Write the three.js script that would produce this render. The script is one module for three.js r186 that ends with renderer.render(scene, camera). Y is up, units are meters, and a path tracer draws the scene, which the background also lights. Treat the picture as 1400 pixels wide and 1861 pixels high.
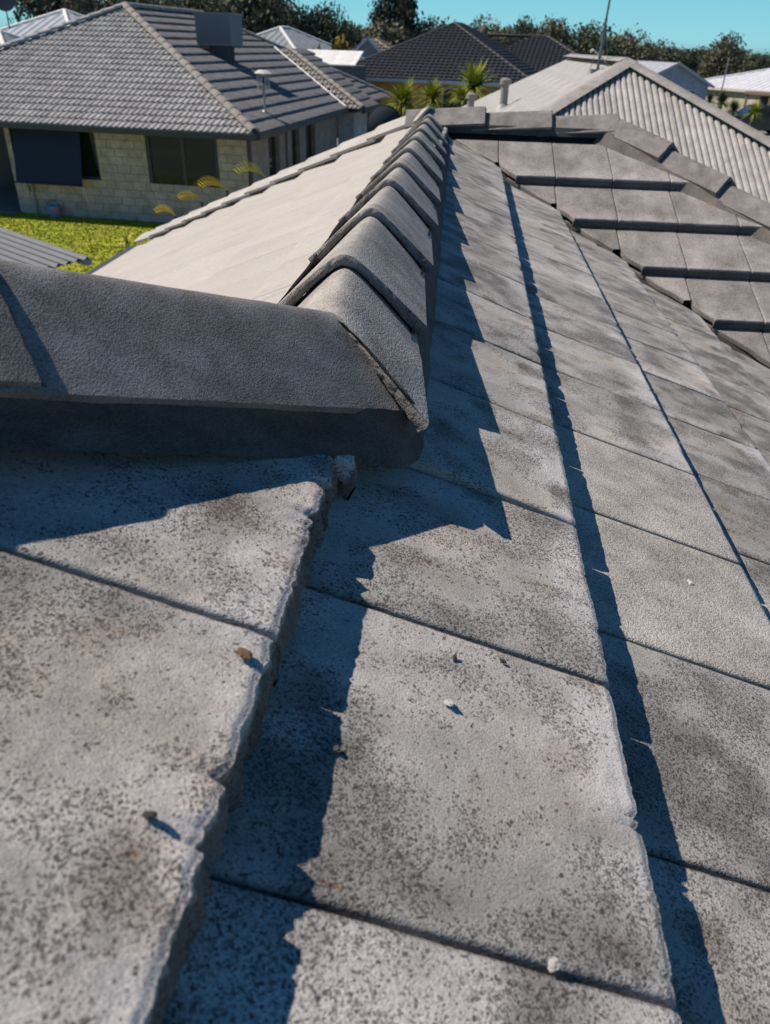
import * as THREE from 'three';
import { mergeGeometries } from 'three/addons/utils/BufferGeometryUtils.js';

// ---------------------------------------------------------------- camera, sky, sun, exposure
const W = 770, HH = 1024;
const scene = new THREE.Scene();
const camera = new THREE.PerspectiveCamera(68.55, W / HH, 0.02, 600);
const CAM = new THREE.Vector3(0.2286, 0.3264, 0.9322);
{
  const yaw = -0.0668, pit = 0.5568, rol = 0.0324;
  const fw = new THREE.Vector3(Math.sin(yaw) * Math.cos(pit), -Math.sin(pit), -Math.cos(yaw) * Math.cos(pit));
  const rt = new THREE.Vector3(Math.cos(yaw), 0, Math.sin(yaw));
  const up = rt.clone().cross(fw);
  const r2 = rt.clone().multiplyScalar(Math.cos(rol)).addScaledVector(up, Math.sin(rol));
  const u2 = up.clone().multiplyScalar(Math.cos(rol)).addScaledVector(rt, -Math.sin(rol));
  camera.position.copy(CAM);
  camera.quaternion.setFromRotationMatrix(new THREE.Matrix4().makeBasis(r2, u2, fw.clone().negate()));
  camera.focus = 1.15; camera.userData.fStop = 8;
  camera.updateMatrixWorld(); camera.updateProjectionMatrix();
}
// clear winter sky: turquoise at the horizon, deep blue overhead
{
  const w = 64, h = 256, d = new Float32Array(w * h * 4);
  const stops = [[-90, .10, .10, .09], [-1, .16, .2, .2], [0, .29, .60, .655], [2.5, .21, .54, .655], [7, .105, .38, .60], [14, .042, .165, .35], [30, .023, .10, .26], [55, .012, .056, .18], [90, .009, .04, .14]];
  for (let j = 0; j < h; j++) {
    const e = (j + .5) / h * 180 - 90; let k = 0; while (k < stops.length - 2 && e > stops[k + 1][0]) k++;
    const a = stops[k], b = stops[k + 1], t = Math.min(1, Math.max(0, (e - a[0]) / (b[0] - a[0])));
    for (let i = 0; i < w; i++) { const o = (j * w + i) * 4; for (let c = 0; c < 3; c++) d[o + c] = a[c + 1] + (b[c + 1] - a[c + 1]) * t; d[o + 3] = 1; }
  }
  const sky = new THREE.DataTexture(d, w, h, THREE.RGBAFormat, THREE.FloatType);
  sky.mapping = THREE.EquirectangularReflectionMapping; sky.magFilter = sky.minFilter = THREE.LinearFilter; sky.needsUpdate = true;
  scene.background = sky; scene.environment = sky;
}
const sun = new THREE.DirectionalLight(0xfff3e6, 5);
const SUN = new THREE.Vector3(-0.80, 1, -0.16).normalize();
sun.position.copy(SUN).multiplyScalar(60); sun.target.position.set(0, 0, 0);
sun.castShadow = true; sun.shadow.mapSize.set(4096, 4096);
Object.assign(sun.shadow.camera, { left: -60, right: 60, top: 60, bottom: -60, near: 1, far: 200 });
scene.add(sun, sun.target);
const renderer = new THREE.WebGLRenderer({ antialias: true });
renderer.setSize(W, HH); renderer.shadowMap.enabled = true;
renderer.toneMapping = THREE.LinearToneMapping; renderer.toneMappingExposure = 1.15;

// ---------------------------------------------------------------- helpers
const V = (x, y, z) => new THREE.Vector3(x, y, z);
const R = a => a * Math.PI / 180, clamp = (x, a, b) => Math.min(b, Math.max(a, x)), lerp = (a, b, t) => a + (b - a) * t;
const sm = (a, b, x) => { const t = clamp((x - a) / (b - a), 0, 1); return t * t * (3 - 2 * t); };
function rng(s) { s = (s * 2654435761) >>> 0; return () => { s = (s + 0x6D2B79F5) | 0; let t = Math.imul(s ^ s >>> 15, 1 | s); t = t + Math.imul(t ^ t >>> 7, 61 | t) ^ t; return ((t ^ t >>> 14) >>> 0) / 4294967296; }; }
const hash = (x, y, s) => { let h = Math.imul(x, 374761393) + Math.imul(y, 668265263) + Math.imul(s, 974634777) | 0; h = Math.imul(h ^ h >>> 13, 1274126177); return ((h ^ h >>> 16) >>> 0) / 4294967296; };
function n2(x, y, s = 0) {
  const i = Math.floor(x), j = Math.floor(y), u = x - i, v = y - j, a = u * u * (3 - 2 * u), b = v * v * (3 - 2 * v);
  return lerp(lerp(hash(i, j, s), hash(i + 1, j, s), a), lerp(hash(i, j + 1, s), hash(i + 1, j + 1, s), a), b);
}
const fbm = (x, y, s) => n2(x, y, s) * .5 + n2(x * 2.1, y * 2.1, s + 1) * .3 + n2(x * 4.3, y * 4.3, s + 2) * .2;
const at = (px, py, dist) => {   // a point of the photograph (1400 x 1861) at a distance north of the camera
  const v = V(px / 700 - 1, 1 - py / 930.5, .5).unproject(camera).sub(CAM);
  return CAM.clone().addScaledVector(v, dist / -v.z);
};
const names = {};
const numbered = n => { const k = names[n] = (names[n] ?? -1) + 1; return k ? `${n}_${String(k).padStart(3, '0')}` : n; };
function tag(o, label, category, group) { o.userData.label = label; o.userData.category = category; if (group) o.userData.group = group; return o; }
function thing(name, label, category, pos, turn = 0, group) {
  const g = new THREE.Group(); g.name = numbered(name); g.position.copy(pos); g.rotation.y = turn; scene.add(g); g.updateMatrixWorld();
  return tag(g, label, category, group);
}
function mesh(name, geo, m, parent = scene) {
  const o = new THREE.Mesh(geo, m); o.name = parent === scene ? numbered(name) : name; o.castShadow = o.receiveShadow = true; parent.add(o); return o;
}
const stuff = o => { o.userData.kind = 'stuff'; return o; };
const struct = o => { o.userData.kind = 'structure'; return o; };
function fix(g) {  // same attributes everywhere, so that geometries merge
  const n = g.attributes.position.count;
  if (!g.attributes.uv) g.setAttribute('uv', new THREE.BufferAttribute(new Float32Array(n * 2), 2));
  if (!g.attributes.color) g.setAttribute('color', new THREE.BufferAttribute(new Float32Array(n * 3).fill(1), 3));
  if (!g.index) g.setIndex([...Array(n).keys()]);
  if (!g.attributes.normal) g.computeVertexNormals();
  for (const k of Object.keys(g.attributes)) if (!['position', 'normal', 'uv', 'color'].includes(k)) g.deleteAttribute(k);
  return g;
}
const merge = list => mergeGeometries(list.map(fix));
function boxUV(g, s = 1) {  // uv in metres from the dominant axis
  const p = g.attributes.position, n = g.attributes.normal, uv = new Float32Array(p.count * 2);
  for (let i = 0; i < p.count; i++) {
    const ax = Math.abs(n.getX(i)), ay = Math.abs(n.getY(i)), az = Math.abs(n.getZ(i));
    const [u, v] = ay > ax && ay > az ? [p.getX(i), p.getZ(i)] : ax > az ? [p.getZ(i), p.getY(i)] : [p.getX(i), p.getY(i)];
    uv[2 * i] = u * s; uv[2 * i + 1] = v * s;
  }
  g.setAttribute('uv', new THREE.BufferAttribute(uv, 2)); return g;
}
const box = (x0, x1, y0, y1, z0, z1) => fix(boxUV(new THREE.BoxGeometry(x1 - x0, y1 - y0, z1 - z0).translate((x0 + x1) / 2, (y0 + y1) / 2, (z0 + z1) / 2)));
// box with chamfered front edges, for blocks
function tube(pts, r, seg = 6, close = false) { return fix(new THREE.TubeGeometry(new THREE.CatmullRomCurve3(pts, close), Math.max(2, pts.length * 3), r, seg)); }
function cyl(a, b, r0, r1, seg = 8) {
  const d = b.clone().sub(a), g = new THREE.CylinderGeometry(r1, r0, d.length(), seg);
  g.applyQuaternion(new THREE.Quaternion().setFromUnitVectors(V(0, 1, 0), d.clone().normalize())); g.translate((a.x + b.x) / 2, (a.y + b.y) / 2, (a.z + b.z) / 2); return fix(g);
}
function gridGeo(nu, nv, fn, col, dead) {  // fn(i, j) -> [x, y, z, u, v]; col(i, j) -> [r, g, b]
  const P = [], U = [], C = [], I = [];
  for (let j = 0; j <= nv; j++) for (let i = 0; i <= nu; i++) { const q = fn(i, j); P.push(q[0], q[1], q[2]); U.push(q[3] ?? 0, q[4] ?? 0); const c = col ? col(i, j) : [1, 1, 1]; C.push(c[0], c[1], c[2]); }
  const s = nu + 1;
  for (let j = 0; j < nv; j++) for (let i = 0; i < nu; i++) {
    if (dead && (dead[j] || dead[j + 1])) continue;
    const a = j * s + i, b = a + 1, c = a + s, d = c + 1;
    const tri = (x, y, z) => { const q = k => [P[3 * k], P[3 * k + 1], P[3 * k + 2]], A = q(x), B = q(y), D = q(z); const e = Math.hypot((B[1] - A[1]) * (D[2] - A[2]) - (B[2] - A[2]) * (D[1] - A[1]), (B[2] - A[2]) * (D[0] - A[0]) - (B[0] - A[0]) * (D[2] - A[2]), (B[0] - A[0]) * (D[1] - A[1]) - (B[1] - A[1]) * (D[0] - A[0])); if (e > 1e-11) I.push(x, y, z); };
    tri(a, c, b); tri(b, c, d);
  }
  const used = new Int32Array(P.length / 3).fill(-1); let m = 0; for (const i of I) if (used[i] < 0) used[i] = m++;
  if (m < used.length) { const P2 = [], U2 = [], C2 = []; used.forEach((k, i) => { if (k >= 0) { for (let q = 0; q < 3; q++) { P2[3 * k + q] = P[3 * i + q]; C2[3 * k + q] = C[3 * i + q]; } U2[2 * k] = U[2 * i]; U2[2 * k + 1] = U[2 * i + 1]; } }); P.length = U.length = C.length = 0; for (const v of P2) P.push(v); for (const v of U2) U.push(v); for (const v of C2) C.push(v); for (let i = 0; i < I.length; i++) I[i] = used[I[i]]; }
  const g = new THREE.BufferGeometry();
  g.setAttribute('position', new THREE.Float32BufferAttribute(P, 3)); g.setAttribute('uv', new THREE.Float32BufferAttribute(U, 2)); g.setAttribute('color', new THREE.Float32BufferAttribute(C, 3));
  g.setIndex(I); g.computeVertexNormals(); return g;
}
function poly(pts, uvS = 1) { // flat polygon from 3-D points (fan)
  const g = new THREE.BufferGeometry(), P = [], I = [];
  for (const p of pts) P.push(p.x, p.y, p.z);
  for (let i = 1; i < pts.length - 1; i++) I.push(0, i, i + 1);
  g.setAttribute('position', new THREE.Float32BufferAttribute(P, 3)); g.setIndex(I); g.computeVertexNormals(); return fix(boxUV(g, uvS));
}

// ---------------------------------------------------------------- procedural textures
function lattice(n, s) { const r = rng(s), a = new Float32Array(n * n); for (let i = 0; i < n * n; i++) a[i] = r(); return a; }
function layer(size, n, s) {  // periodic value noise, n cells over the texture
  const L = lattice(n, s), o = new Float32Array(size * size), k = n / size;
  const xs = new Int32Array(size), xe = new Int32Array(size), fx = new Float32Array(size);
  for (let i = 0; i < size; i++) { const x = i * k, a = Math.floor(x), f = x - a; xs[i] = a % n; xe[i] = (a + 1) % n; fx[i] = f * f * (3 - 2 * f); }
  for (let j = 0; j < size; j++) { const r0 = xs[j] * n, r1 = xe[j] * n, fy = fx[j]; for (let i = 0; i < size; i++) { const a = L[r0 + xs[i]], b = L[r0 + xe[i]], c = L[r1 + xs[i]], d = L[r1 + xe[i]], t = fx[i]; const p = a + (b - a) * t, q = c + (d - c) * t; o[j * size + i] = p + (q - p) * fy; } }
  return o;
}
const enc = v => { v = clamp(v, 0, 1); return Math.round(255 * (v <= .0031308 ? 12.92 * v : 1.055 * Math.pow(v, 1 / 2.4) - .055)); };
function dataTex(size, fn, srgb) {
  const d = new Uint8Array(size * size * 4);
  for (let i = 0; i < size * size; i++) { const c = fn(i); if (srgb) { d[4 * i] = enc(c[0]); d[4 * i + 1] = enc(c[1]); d[4 * i + 2] = enc(c[2]); } else d[4 * i] = d[4 * i + 1] = d[4 * i + 2] = Math.round(255 * clamp(c, 0, 1)); d[4 * i + 3] = 255; }
  const t = new THREE.DataTexture(d, size, size); t.wrapS = t.wrapT = THREE.RepeatWrapping; t.magFilter = THREE.LinearFilter; t.minFilter = THREE.LinearMipmapLinearFilter; t.generateMipmaps = true;
  if (srgb) t.colorSpace = THREE.SRGBColorSpace; t.needsUpdate = true; return t;
}
const rep = (t, s) => { const c = t.clone(); c.repeat.set(s, s); c.needsUpdate = true; return c; };
function mat(o) { const { rgb, ...k } = o; const m = new THREE.MeshStandardMaterial({ roughness: .95, ...k }); if (rgb) m.color.setRGB(...rgb); return m; }
// weathered roof tile: pale cement skin with dark pits, brown and black stains; one metre a side
let tileMap, tileBump;
{
  const S = 2048, a = layer(S, 330, 1), b = layer(S, 600, 2), c = layer(S, 1024, 3), p1 = layer(S, 4, 4), p2 = layer(S, 10, 5), p3 = layer(S, 28, 6), st = layer(S, 6, 7), st2 = layer(S, 19, 8), q = layer(S, 66, 9);
  const pit = new Float32Array(S * S), r = rng(77);
  for (let d = 0; d < 120000; d++) {   // pits where the cement skin has gone: small uneven dots, crowded in patches
    const cx = r() * S, cy = r() * S, o = (cy | 0) * S + (cx | 0), p = p1[o] * .3 + p2[o] * .34 + p3[o] * .36, u = r(), v = r(), w = r(), g = r();
    if (u > lerp(.05, 1, sm(.38, .66, p))) continue;
    const rad = 1.2 + 3.2 * v * v * v * v * v + 1.1 * w, el = 1 + .9 * r(), an = r() * 6.283, ca = Math.cos(an), sa = Math.sin(an), R_ = Math.ceil(rad * el) + 1, st_ = .45 + .55 * g;
    for (let y = -R_; y <= R_; y++) for (let x = -R_; x <= R_; x++) {
      const q = Math.hypot((x * ca + y * sa) / el, -x * sa + y * ca) / rad; if (q > 1.25) continue;
      const i = ((cy + y + S | 0) % S) * S + ((cx + x + S | 0) % S), k = st_ * sm(1.2, .45, q + (b[i] - .5) * .7); if (k > pit[i]) pit[i] = k;
    }
  }
  tileMap = dataTex(S, i => {
    const k = clamp(pit[i] + .30 * sm(.56, .80, a[i] * .4 + b[i] * .6) * sm(.3, .7, p2[i]), 0, 1);
    const g = .90 + .5 * (c[i] - .5) + .34 * (b[i] - .5) + .22 * (p3[i] - .5) + .12 * (p2[i] - .5);
    let r = lerp(.68, .12, k) * g, gg = lerp(.657, .111, k) * g, bb = lerp(.627, .103, k) * g;
    const br = sm(.45, .8, st[i] * .55 + st2[i] * .25 + p3[i] * .2) * .6; gg *= 1 - br * .16; bb *= 1 - br * .3; r *= 1 - br * .02;
    const dk = 1 - .40 * sm(.46, .80, p1[i] * .3 + p2[i] * .4 + st2[i] * .3) - .14 * sm(.45, .8, p3[i] * .6 + st2[i] * .4); r *= dk; gg *= dk; bb *= dk;
    const rust = sm(.93, .97, q[i]) * sm(.74, .84, st2[i]) * .6; gg *= 1 - rust * .45; bb *= 1 - rust * .7;
    return [r, gg, bb];
  }, true);
  tileBump = dataTex(S, i => .6 + .45 * (c[i] - .5) + .25 * (b[i] - .5) + .12 * (q[i] - .5) - .4 * pit[i], false);
}
let grainMap, grainBump;   // fine even grain: painted caps, mortar, new tiles; half a metre a side
{
  const S = 1024, a = layer(S, 256, 21), b = layer(S, 512, 22), c = layer(S, 128, 23), p = layer(S, 9, 24), p2 = layer(S, 23, 25);
  grainMap = dataTex(S, i => { const k = sm(.62, .8, b[i] * .6 + a[i] * .4), g = .66 + .6 * (b[i] - .5) + .42 * (a[i] - .5) + .26 * (p[i] - .5) + .2 * (p2[i] - .5) - .22 * k; return [g, g * .985, g * .96]; }, true);
  grainBump = dataTex(S, i => .5 + .6 * (b[i] - .5) + .35 * (a[i] - .5) + .12 * (c[i] - .5), false);
}
let smoothMap;
{
  const S = 512, a = layer(S, 5, 61), b = layer(S, 60, 62), c = layer(S, 256, 63), d = layer(S, 23, 64);
  smoothMap = dataTex(S, i => { const g = .86 + .12 * (a[i] - .5) + .05 * (b[i] - .5) + .14 * (c[i] - .5) - .14 * sm(.72, .9, d[i] * .6 + b[i] * .4); return [g, g * .985, g * .965]; }, true);
}
let patchMap;   // soft broad unevenness for background surfaces
{
  const S = 512, a = layer(S, 6, 31), b = layer(S, 19, 32), c = layer(S, 70, 33), d = layer(S, 200, 34);
  patchMap = dataTex(S, i => { const g = .8 + .28 * (a[i] - .5) + .2 * (b[i] - .5) + .18 * (c[i] - .5) + .16 * (d[i] - .5); return [g, g, g]; }, true);
}
const M = {
  wingCap: mat({ map: rep(grainMap, 2), bumpMap: rep(grainBump, 2), bumpScale: .001, vertexColors: true, rgb: [.41, .385, .365] }),
  tile: mat({ map: rep(tileMap, 1.6), bumpMap: rep(tileBump, 1.6), bumpScale: .0010, vertexColors: true }),
  wingTile: mat({ map: rep(grainMap, 1), bumpMap: tileBump, bumpScale: .0012, vertexColors: true, rgb: [.58, .55, .54] }),
  paleTile: mat({ map: smoothMap, bumpMap: rep(grainBump, 1.3), bumpScale: .0006, vertexColors: true, rgb: [.525, .505, .48] }),
  sandTile: mat({ map: rep(grainMap, 2), bumpMap: rep(grainBump, 2), bumpScale: .0016, vertexColors: true, rgb: [.66, .635, .595] }),
  cap: mat({ map: rep(grainMap, 2), bumpMap: rep(grainBump, 2), bumpScale: .0012, vertexColors: true, rgb: [.56, .535, .50] }),
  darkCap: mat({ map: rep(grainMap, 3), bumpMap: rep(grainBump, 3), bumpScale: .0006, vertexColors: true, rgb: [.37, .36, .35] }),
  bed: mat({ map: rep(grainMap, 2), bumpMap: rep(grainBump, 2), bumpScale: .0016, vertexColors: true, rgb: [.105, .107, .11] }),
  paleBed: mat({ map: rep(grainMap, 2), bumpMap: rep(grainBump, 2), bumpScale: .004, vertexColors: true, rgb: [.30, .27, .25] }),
  under: mat({ rgb: [.03, .03, .03] }),
  cream: mat({ map: patchMap, rgb: [.62, .56, .46] }),
  white: mat({ map: patchMap, rgb: [.86, .85, .82], roughness: .7 }),
  dark: mat({ rgb: [.03, .032, .036], roughness: .6 }),
  trim: mat({ rgb: [.055, .06, .07], roughness: .5 }),
};

// ================================================================ THE ROOF UNDERFOOT
const th = .4632, C = Math.cos(th), Sn = Math.sin(th), T = Math.tan(th), tw = .4496, CW = Math.cos(tw), SW = Math.sin(tw), DZ = -3.956;
const GROUND = -4.1, AX = .098;      // AX: the ridge axis
const roof = thing('tiled_roof_house', 'weathered grey concrete tiled roof in the foreground with charcoal ridge capping', 'house', V(0, GROUND, 0));
const rp = (name, g, m) => mesh(name, g.translate(0, -GROUND, 0), m, roof);
const mapR = (S, h, z) => [S * C + h * Sn - .018 * z, -S * Sn + h * C, z];
const mapR0 = (S, h, z) => [S * C + h * Sn, -S * Sn + h * C, z];
const mapW = (S, h, x) => [x, -S * SW + h * CW, DZ + S * CW + h * SW];
const LT = .46, LC = Math.cos(LT), LS = Math.sin(LT);
const mapL = (S, h, z) => [AX - S * LC - h * LS, .0 - S * LS + h * LC, z];
// one tile in (slope, height, along) space; lo/hi bound it along the course, so that cut tiles follow hips and valleys
function tileGeo(o) {
  const { S0, S1, lo, hi, nx, nv, seed, map, flip } = o, lift = o.lift ?? .052, nose = o.nose ?? .014, jag = o.jag ?? 1, r = rng(seed), ou = r() * 7, ov = r() * 7, tint = o.tint ?? (.8 + .2 * r()), gap = o.gap ?? .0022;
  const rows = []; let any = false;
  for (let j = 0; j <= nv; j++) { const t = j / nv; rows.push([S0 + (S1 - S0) * (1 - Math.pow(1 - t, 1.5)), 0]); }
  rows[nv - 1][0] = Math.max(rows[nv - 2][0] + .001, S1 - .005);
  const NR = nx > 40 ? 9 : 4; for (let q = 1; q <= NR; q++) { const t = q / NR; rows.push([S1 + nose * Math.sin(Math.min(1, t * 1.15) * 1.57) * (t === 1 ? .6 : 1), -.004 - .042 * t]); }
  const n = rows.length - 1, tilt = (r() - .5) * .0025;
  const zz = (i, S) => { const a = lo(S) + gap, b = hi(S) - gap; if (b <= a) return [(a + b) / 2, 0]; const e = Math.min(.2, .005 / (b - a)), t = i <= 1 ? 0 : i >= nx + 1 ? 1 : e + (1 - 2 * e) * (i - 2) / (nx - 2); return [a + (b - a) * t, b - a]; };
  const data = (i, j) => {
    let [S, h] = rows[j]; const Sb = Math.min(S, S1); let [z, w] = zz(i, Sb); const edge = i <= 0 || i >= nx + 2, e = Math.max(0, j - nv);
    if (w > 0) any = true;
    const near = sm(S1 - .05, S1, Sb), wob = (fbm(z * 17, seed * 3.1, 11) - .5) * .004 + (n2(z * 130, seed, 12) - .5) * .0035;
    const chip = sm(.62, .84, fbm(z * 46, seed * 1.7, 13)) * jag;
    S += (wob * .7 - chip * .004) * near * jag;
    if (e === 0) {
      h = -lift * (S1 - Sb) / .341 + (fbm(z * 60, S * 60, seed) - .5) * .0016 * jag + (n2(z * 7, S * 7, seed) - .5) * (o.plain ? .0006 : o.flat ? .0007 : .0025) - chip * near * near * .006 - sm(S1 - .008, S1, Sb) * .0025;
    } else {
      const lump = (fbm(z * 60 + seed, h * 80, 17) - .5) * .009 * jag + (n2(z * 230, h * 230 + seed, 18) - .5) * .003 * jag + (n2(z * 16, seed, 20) - .5) * .002 * jag; S += lump * (e < NR ? 1 : .2); h -= chip * .006 * (e < NR * .6 ? 1 : 0);
    }
    const d = Math.min(i - 1, nx + 1 - i); if (d === 0) h -= .0022;
    if (edge) h = Math.min(h, -lift * (S1 - Sb) / .341) - .024;
    h += tilt * (i / nx - .5);
    return [S, h, z];
  };
  const dead = rows.map(([S]) => zz(1, Math.min(S, S1))[1] <= 0);
  const fn = (i, j) => { const [S, h, z] = data(i, j), p = map(S, h, z); return [p[0], p[1], p[2], z + ou + (i <= 0 ? -.024 : i >= nx + 2 ? .024 : 0), S - h * .9 + ov]; };
  const col = (i, j) => {
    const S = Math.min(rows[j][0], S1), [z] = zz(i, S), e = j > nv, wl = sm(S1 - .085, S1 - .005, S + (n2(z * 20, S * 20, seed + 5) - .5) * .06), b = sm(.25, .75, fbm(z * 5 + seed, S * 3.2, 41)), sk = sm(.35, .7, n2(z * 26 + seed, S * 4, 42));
    let k = tint * (.66 + .2 * b - .1 * sk + .22 * wl); if (e) k *= o.noseTone ?? .55; if (o.plain) k = tint * .95;  // butt face below the tail edge is coloured darker than the tile top
    return [Math.min(1, k), Math.min(1, k * (1 - .02 * b)), Math.min(1, k * (1 - .035 * (1 - wl)))];
  };
  const g = gridGeo(nx + 2, n, fn, col, dead);
  if (flip) { const I = g.index.array; for (let i = 0; i < I.length; i += 3) { const t = I[i]; I[i] = I[i + 1]; I[i + 1] = t; } g.computeVertexNormals(); }
  return any && g.index.count > 12 ? g : null;
}
const tiles = [], frust = new THREE.Frustum().setFromProjectionMatrix(new THREE.Matrix4().multiplyMatrices(camera.projectionMatrix, camera.matrixWorldInverse.copy(camera.matrixWorld).invert()));
function addTile(o, m) {
  const S = (o.S0 + o.S1) / 2; const c = V(...o.map(Math.max(S, o.S1 - .18), 0, (o.lo(o.S1 - .1) + o.hi(o.S1 - .1)) / 2)), d = c.distanceTo(CAM);
  const seen = frust.intersectsSphere(new THREE.Sphere(c, .2));
  const q = !seen ? [6, 6] : d < .85 ? [92, 84] : d < 1.3 ? [60, 56] : d < 2.2 ? [32, 30] : d < 3.6 ? [18, 14] : [10, 8];
  const g = tileGeo({ ...o, nx: q[0], nv: q[1] }); if (!g) return;
  tiles.push({ g, m, seen, key: (seen ? 0 : 1e3) + d, o });
}
{
  // right-hand slope: courses of tiles, each course set over from the one below
  const off = [.05, .197, .063, .205, .06, .2, .05, .19, .06, .2, .07];
  for (let k = -2; k <= 8; k++) {
    const S1 = .483 + .3407 * k, S0 = S1 - .39, o = off[k + 2] ?? .1;
    for (let n = -15; n < 6; n++) {
      const z0 = o + .3 * n, z1 = z0 + .3; if (z1 > 1.75) continue;
      const lo = S => Math.max(z0, S * C * 1.033 + DZ + .03 + (n2(S * 30, 3, 7) - .5) * .02, S * C < AX ? .16 - S * C : -9), hi = S => z1;
      if (hi(S1) - lo(S1) < .01 && hi(S0 + .1) - lo(S0 + .1) < .01) continue;
      const newTile = k === 1 && (Math.abs(z0 - (.205 - .3)) < .01 || Math.abs(z0 - (.205 - .6)) < .01);
      const chunk = k === -1 && Math.abs(z0 - (.197 - .3)) < .01;
      addTile({ S0: Math.max(S0, k <= 0 ? -1 : .1), S1: S1 + (k === -1 ? .0 : 0) + (chunk ? .02 : 0), lo, hi, seed: 100 + k * 37 + n + 60, map: mapR, lift: k === 0 && z1 < .1 ? .037 : undefined, noseTone: k === -1 ? .3 : .5, jag: k === -1 ? 1.45 : newTile ? .3 : 1, nose: k === -1 ? .017 : .003, plain: newTile, tint: newTile ? .92 : undefined, label: newTile }, newTile ? M.sandTile : M.tile);
    }
  }
  // wing slope facing the camera
  for (let k = 0; k < 9; k++) {
    const S1 = .562 + .3407 * k, S0 = Math.max(S1 - .39, .06);
    for (let n = -3; n < 14; n++) {
      const x0 = .786 + .3 * n, x1 = x0 + .3;
      const lo = S => Math.max(x0, S * CW * .968 + .085 + (n2(S * 40, 5, 9) - .5) * .02), hi = S => Math.min(x1, 1.154 + S * CW - .03);
      if (hi(S1) - lo(S1) < .02 && hi(S0 + .1) - lo(S0 + .1) < .02) continue;
      addTile({ S0, S1, lo, hi, seed: 900 + k * 41 + n, map: mapW, flat: true, jag: .45, noseTone: .3, lift: .045, gap: .0014, tint: .9 + .1 * hash(k, n, 4) }, M.wingTile);
    }
  }
  // sunlit slope on the far side of the ridge
  for (let k = 0; k < 11; k++) {
    const S1 = .30 + .3407 * k, S0 = Math.max(S1 - .39, .03), o = k % 2 ? .15 : 0;
    if (S1 > 3.4) continue;
    for (let n = -26; n < 1; n++) {
      const z0 = o + .3 * n, z1 = z0 + .3;
      const lo = S => Math.max(z0, DZ - (S * LC - AX) + .02), hi = S => Math.min(z1, -(S * LC - AX) - .02 + .05);
      if (hi(S1) - lo(S1) < .02 && hi(S0 + .1) - lo(S0 + .1) < .02) continue;
      addTile({ S0, S1, lo, hi, seed: 2000 + k * 53 + n, map: mapL, jag: .25, gap: .0008, lift: .03, plain: true, tint: .93 + .03 * hash(k, n, 6), flip: true }, M.paleTile);
    }
  }
  tiles.sort((a, b) => a.key - b.key);
  const rest = new Map(); let one = 0;
  for (const t of tiles) {
    if (t.seen && one < 300) { one++; const q = rp('roof_tile', t.g, t.m); if (t.o.label) q.userData.label = 'smooth sandy coloured newer roof tile'; }
    else { if (!rest.has(t.m)) rest.set(t.m, []); rest.get(t.m).push(t.g); }
  }
  for (const [m, l] of rest) stuff(rp('farther_roof_tile', merge(l), m));
  // boards under the tiles: what the joints show
  const pl = (f, S0, S1, a, b) => gridGeo(1, 1, (i, j) => { const S = j ? S1 : S0; return f(S, -.062, i ? b(S) : a(S)); });
  const sides = [pl(mapR, -.9, 3.3, S => Math.max(S * C * 1.033 + DZ, S * C < AX ? .16 - S * C : -9), () => 1.75), pl(mapW, .05, 3.3, S => S * CW * .968, S => 1.154 + S * CW), pl(mapL, .02, 3.3, S => DZ - (S * LC - AX), S => -(S * LC - AX) + .05)];
  rp('roof_lining', merge(sides), M.under);
}
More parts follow.
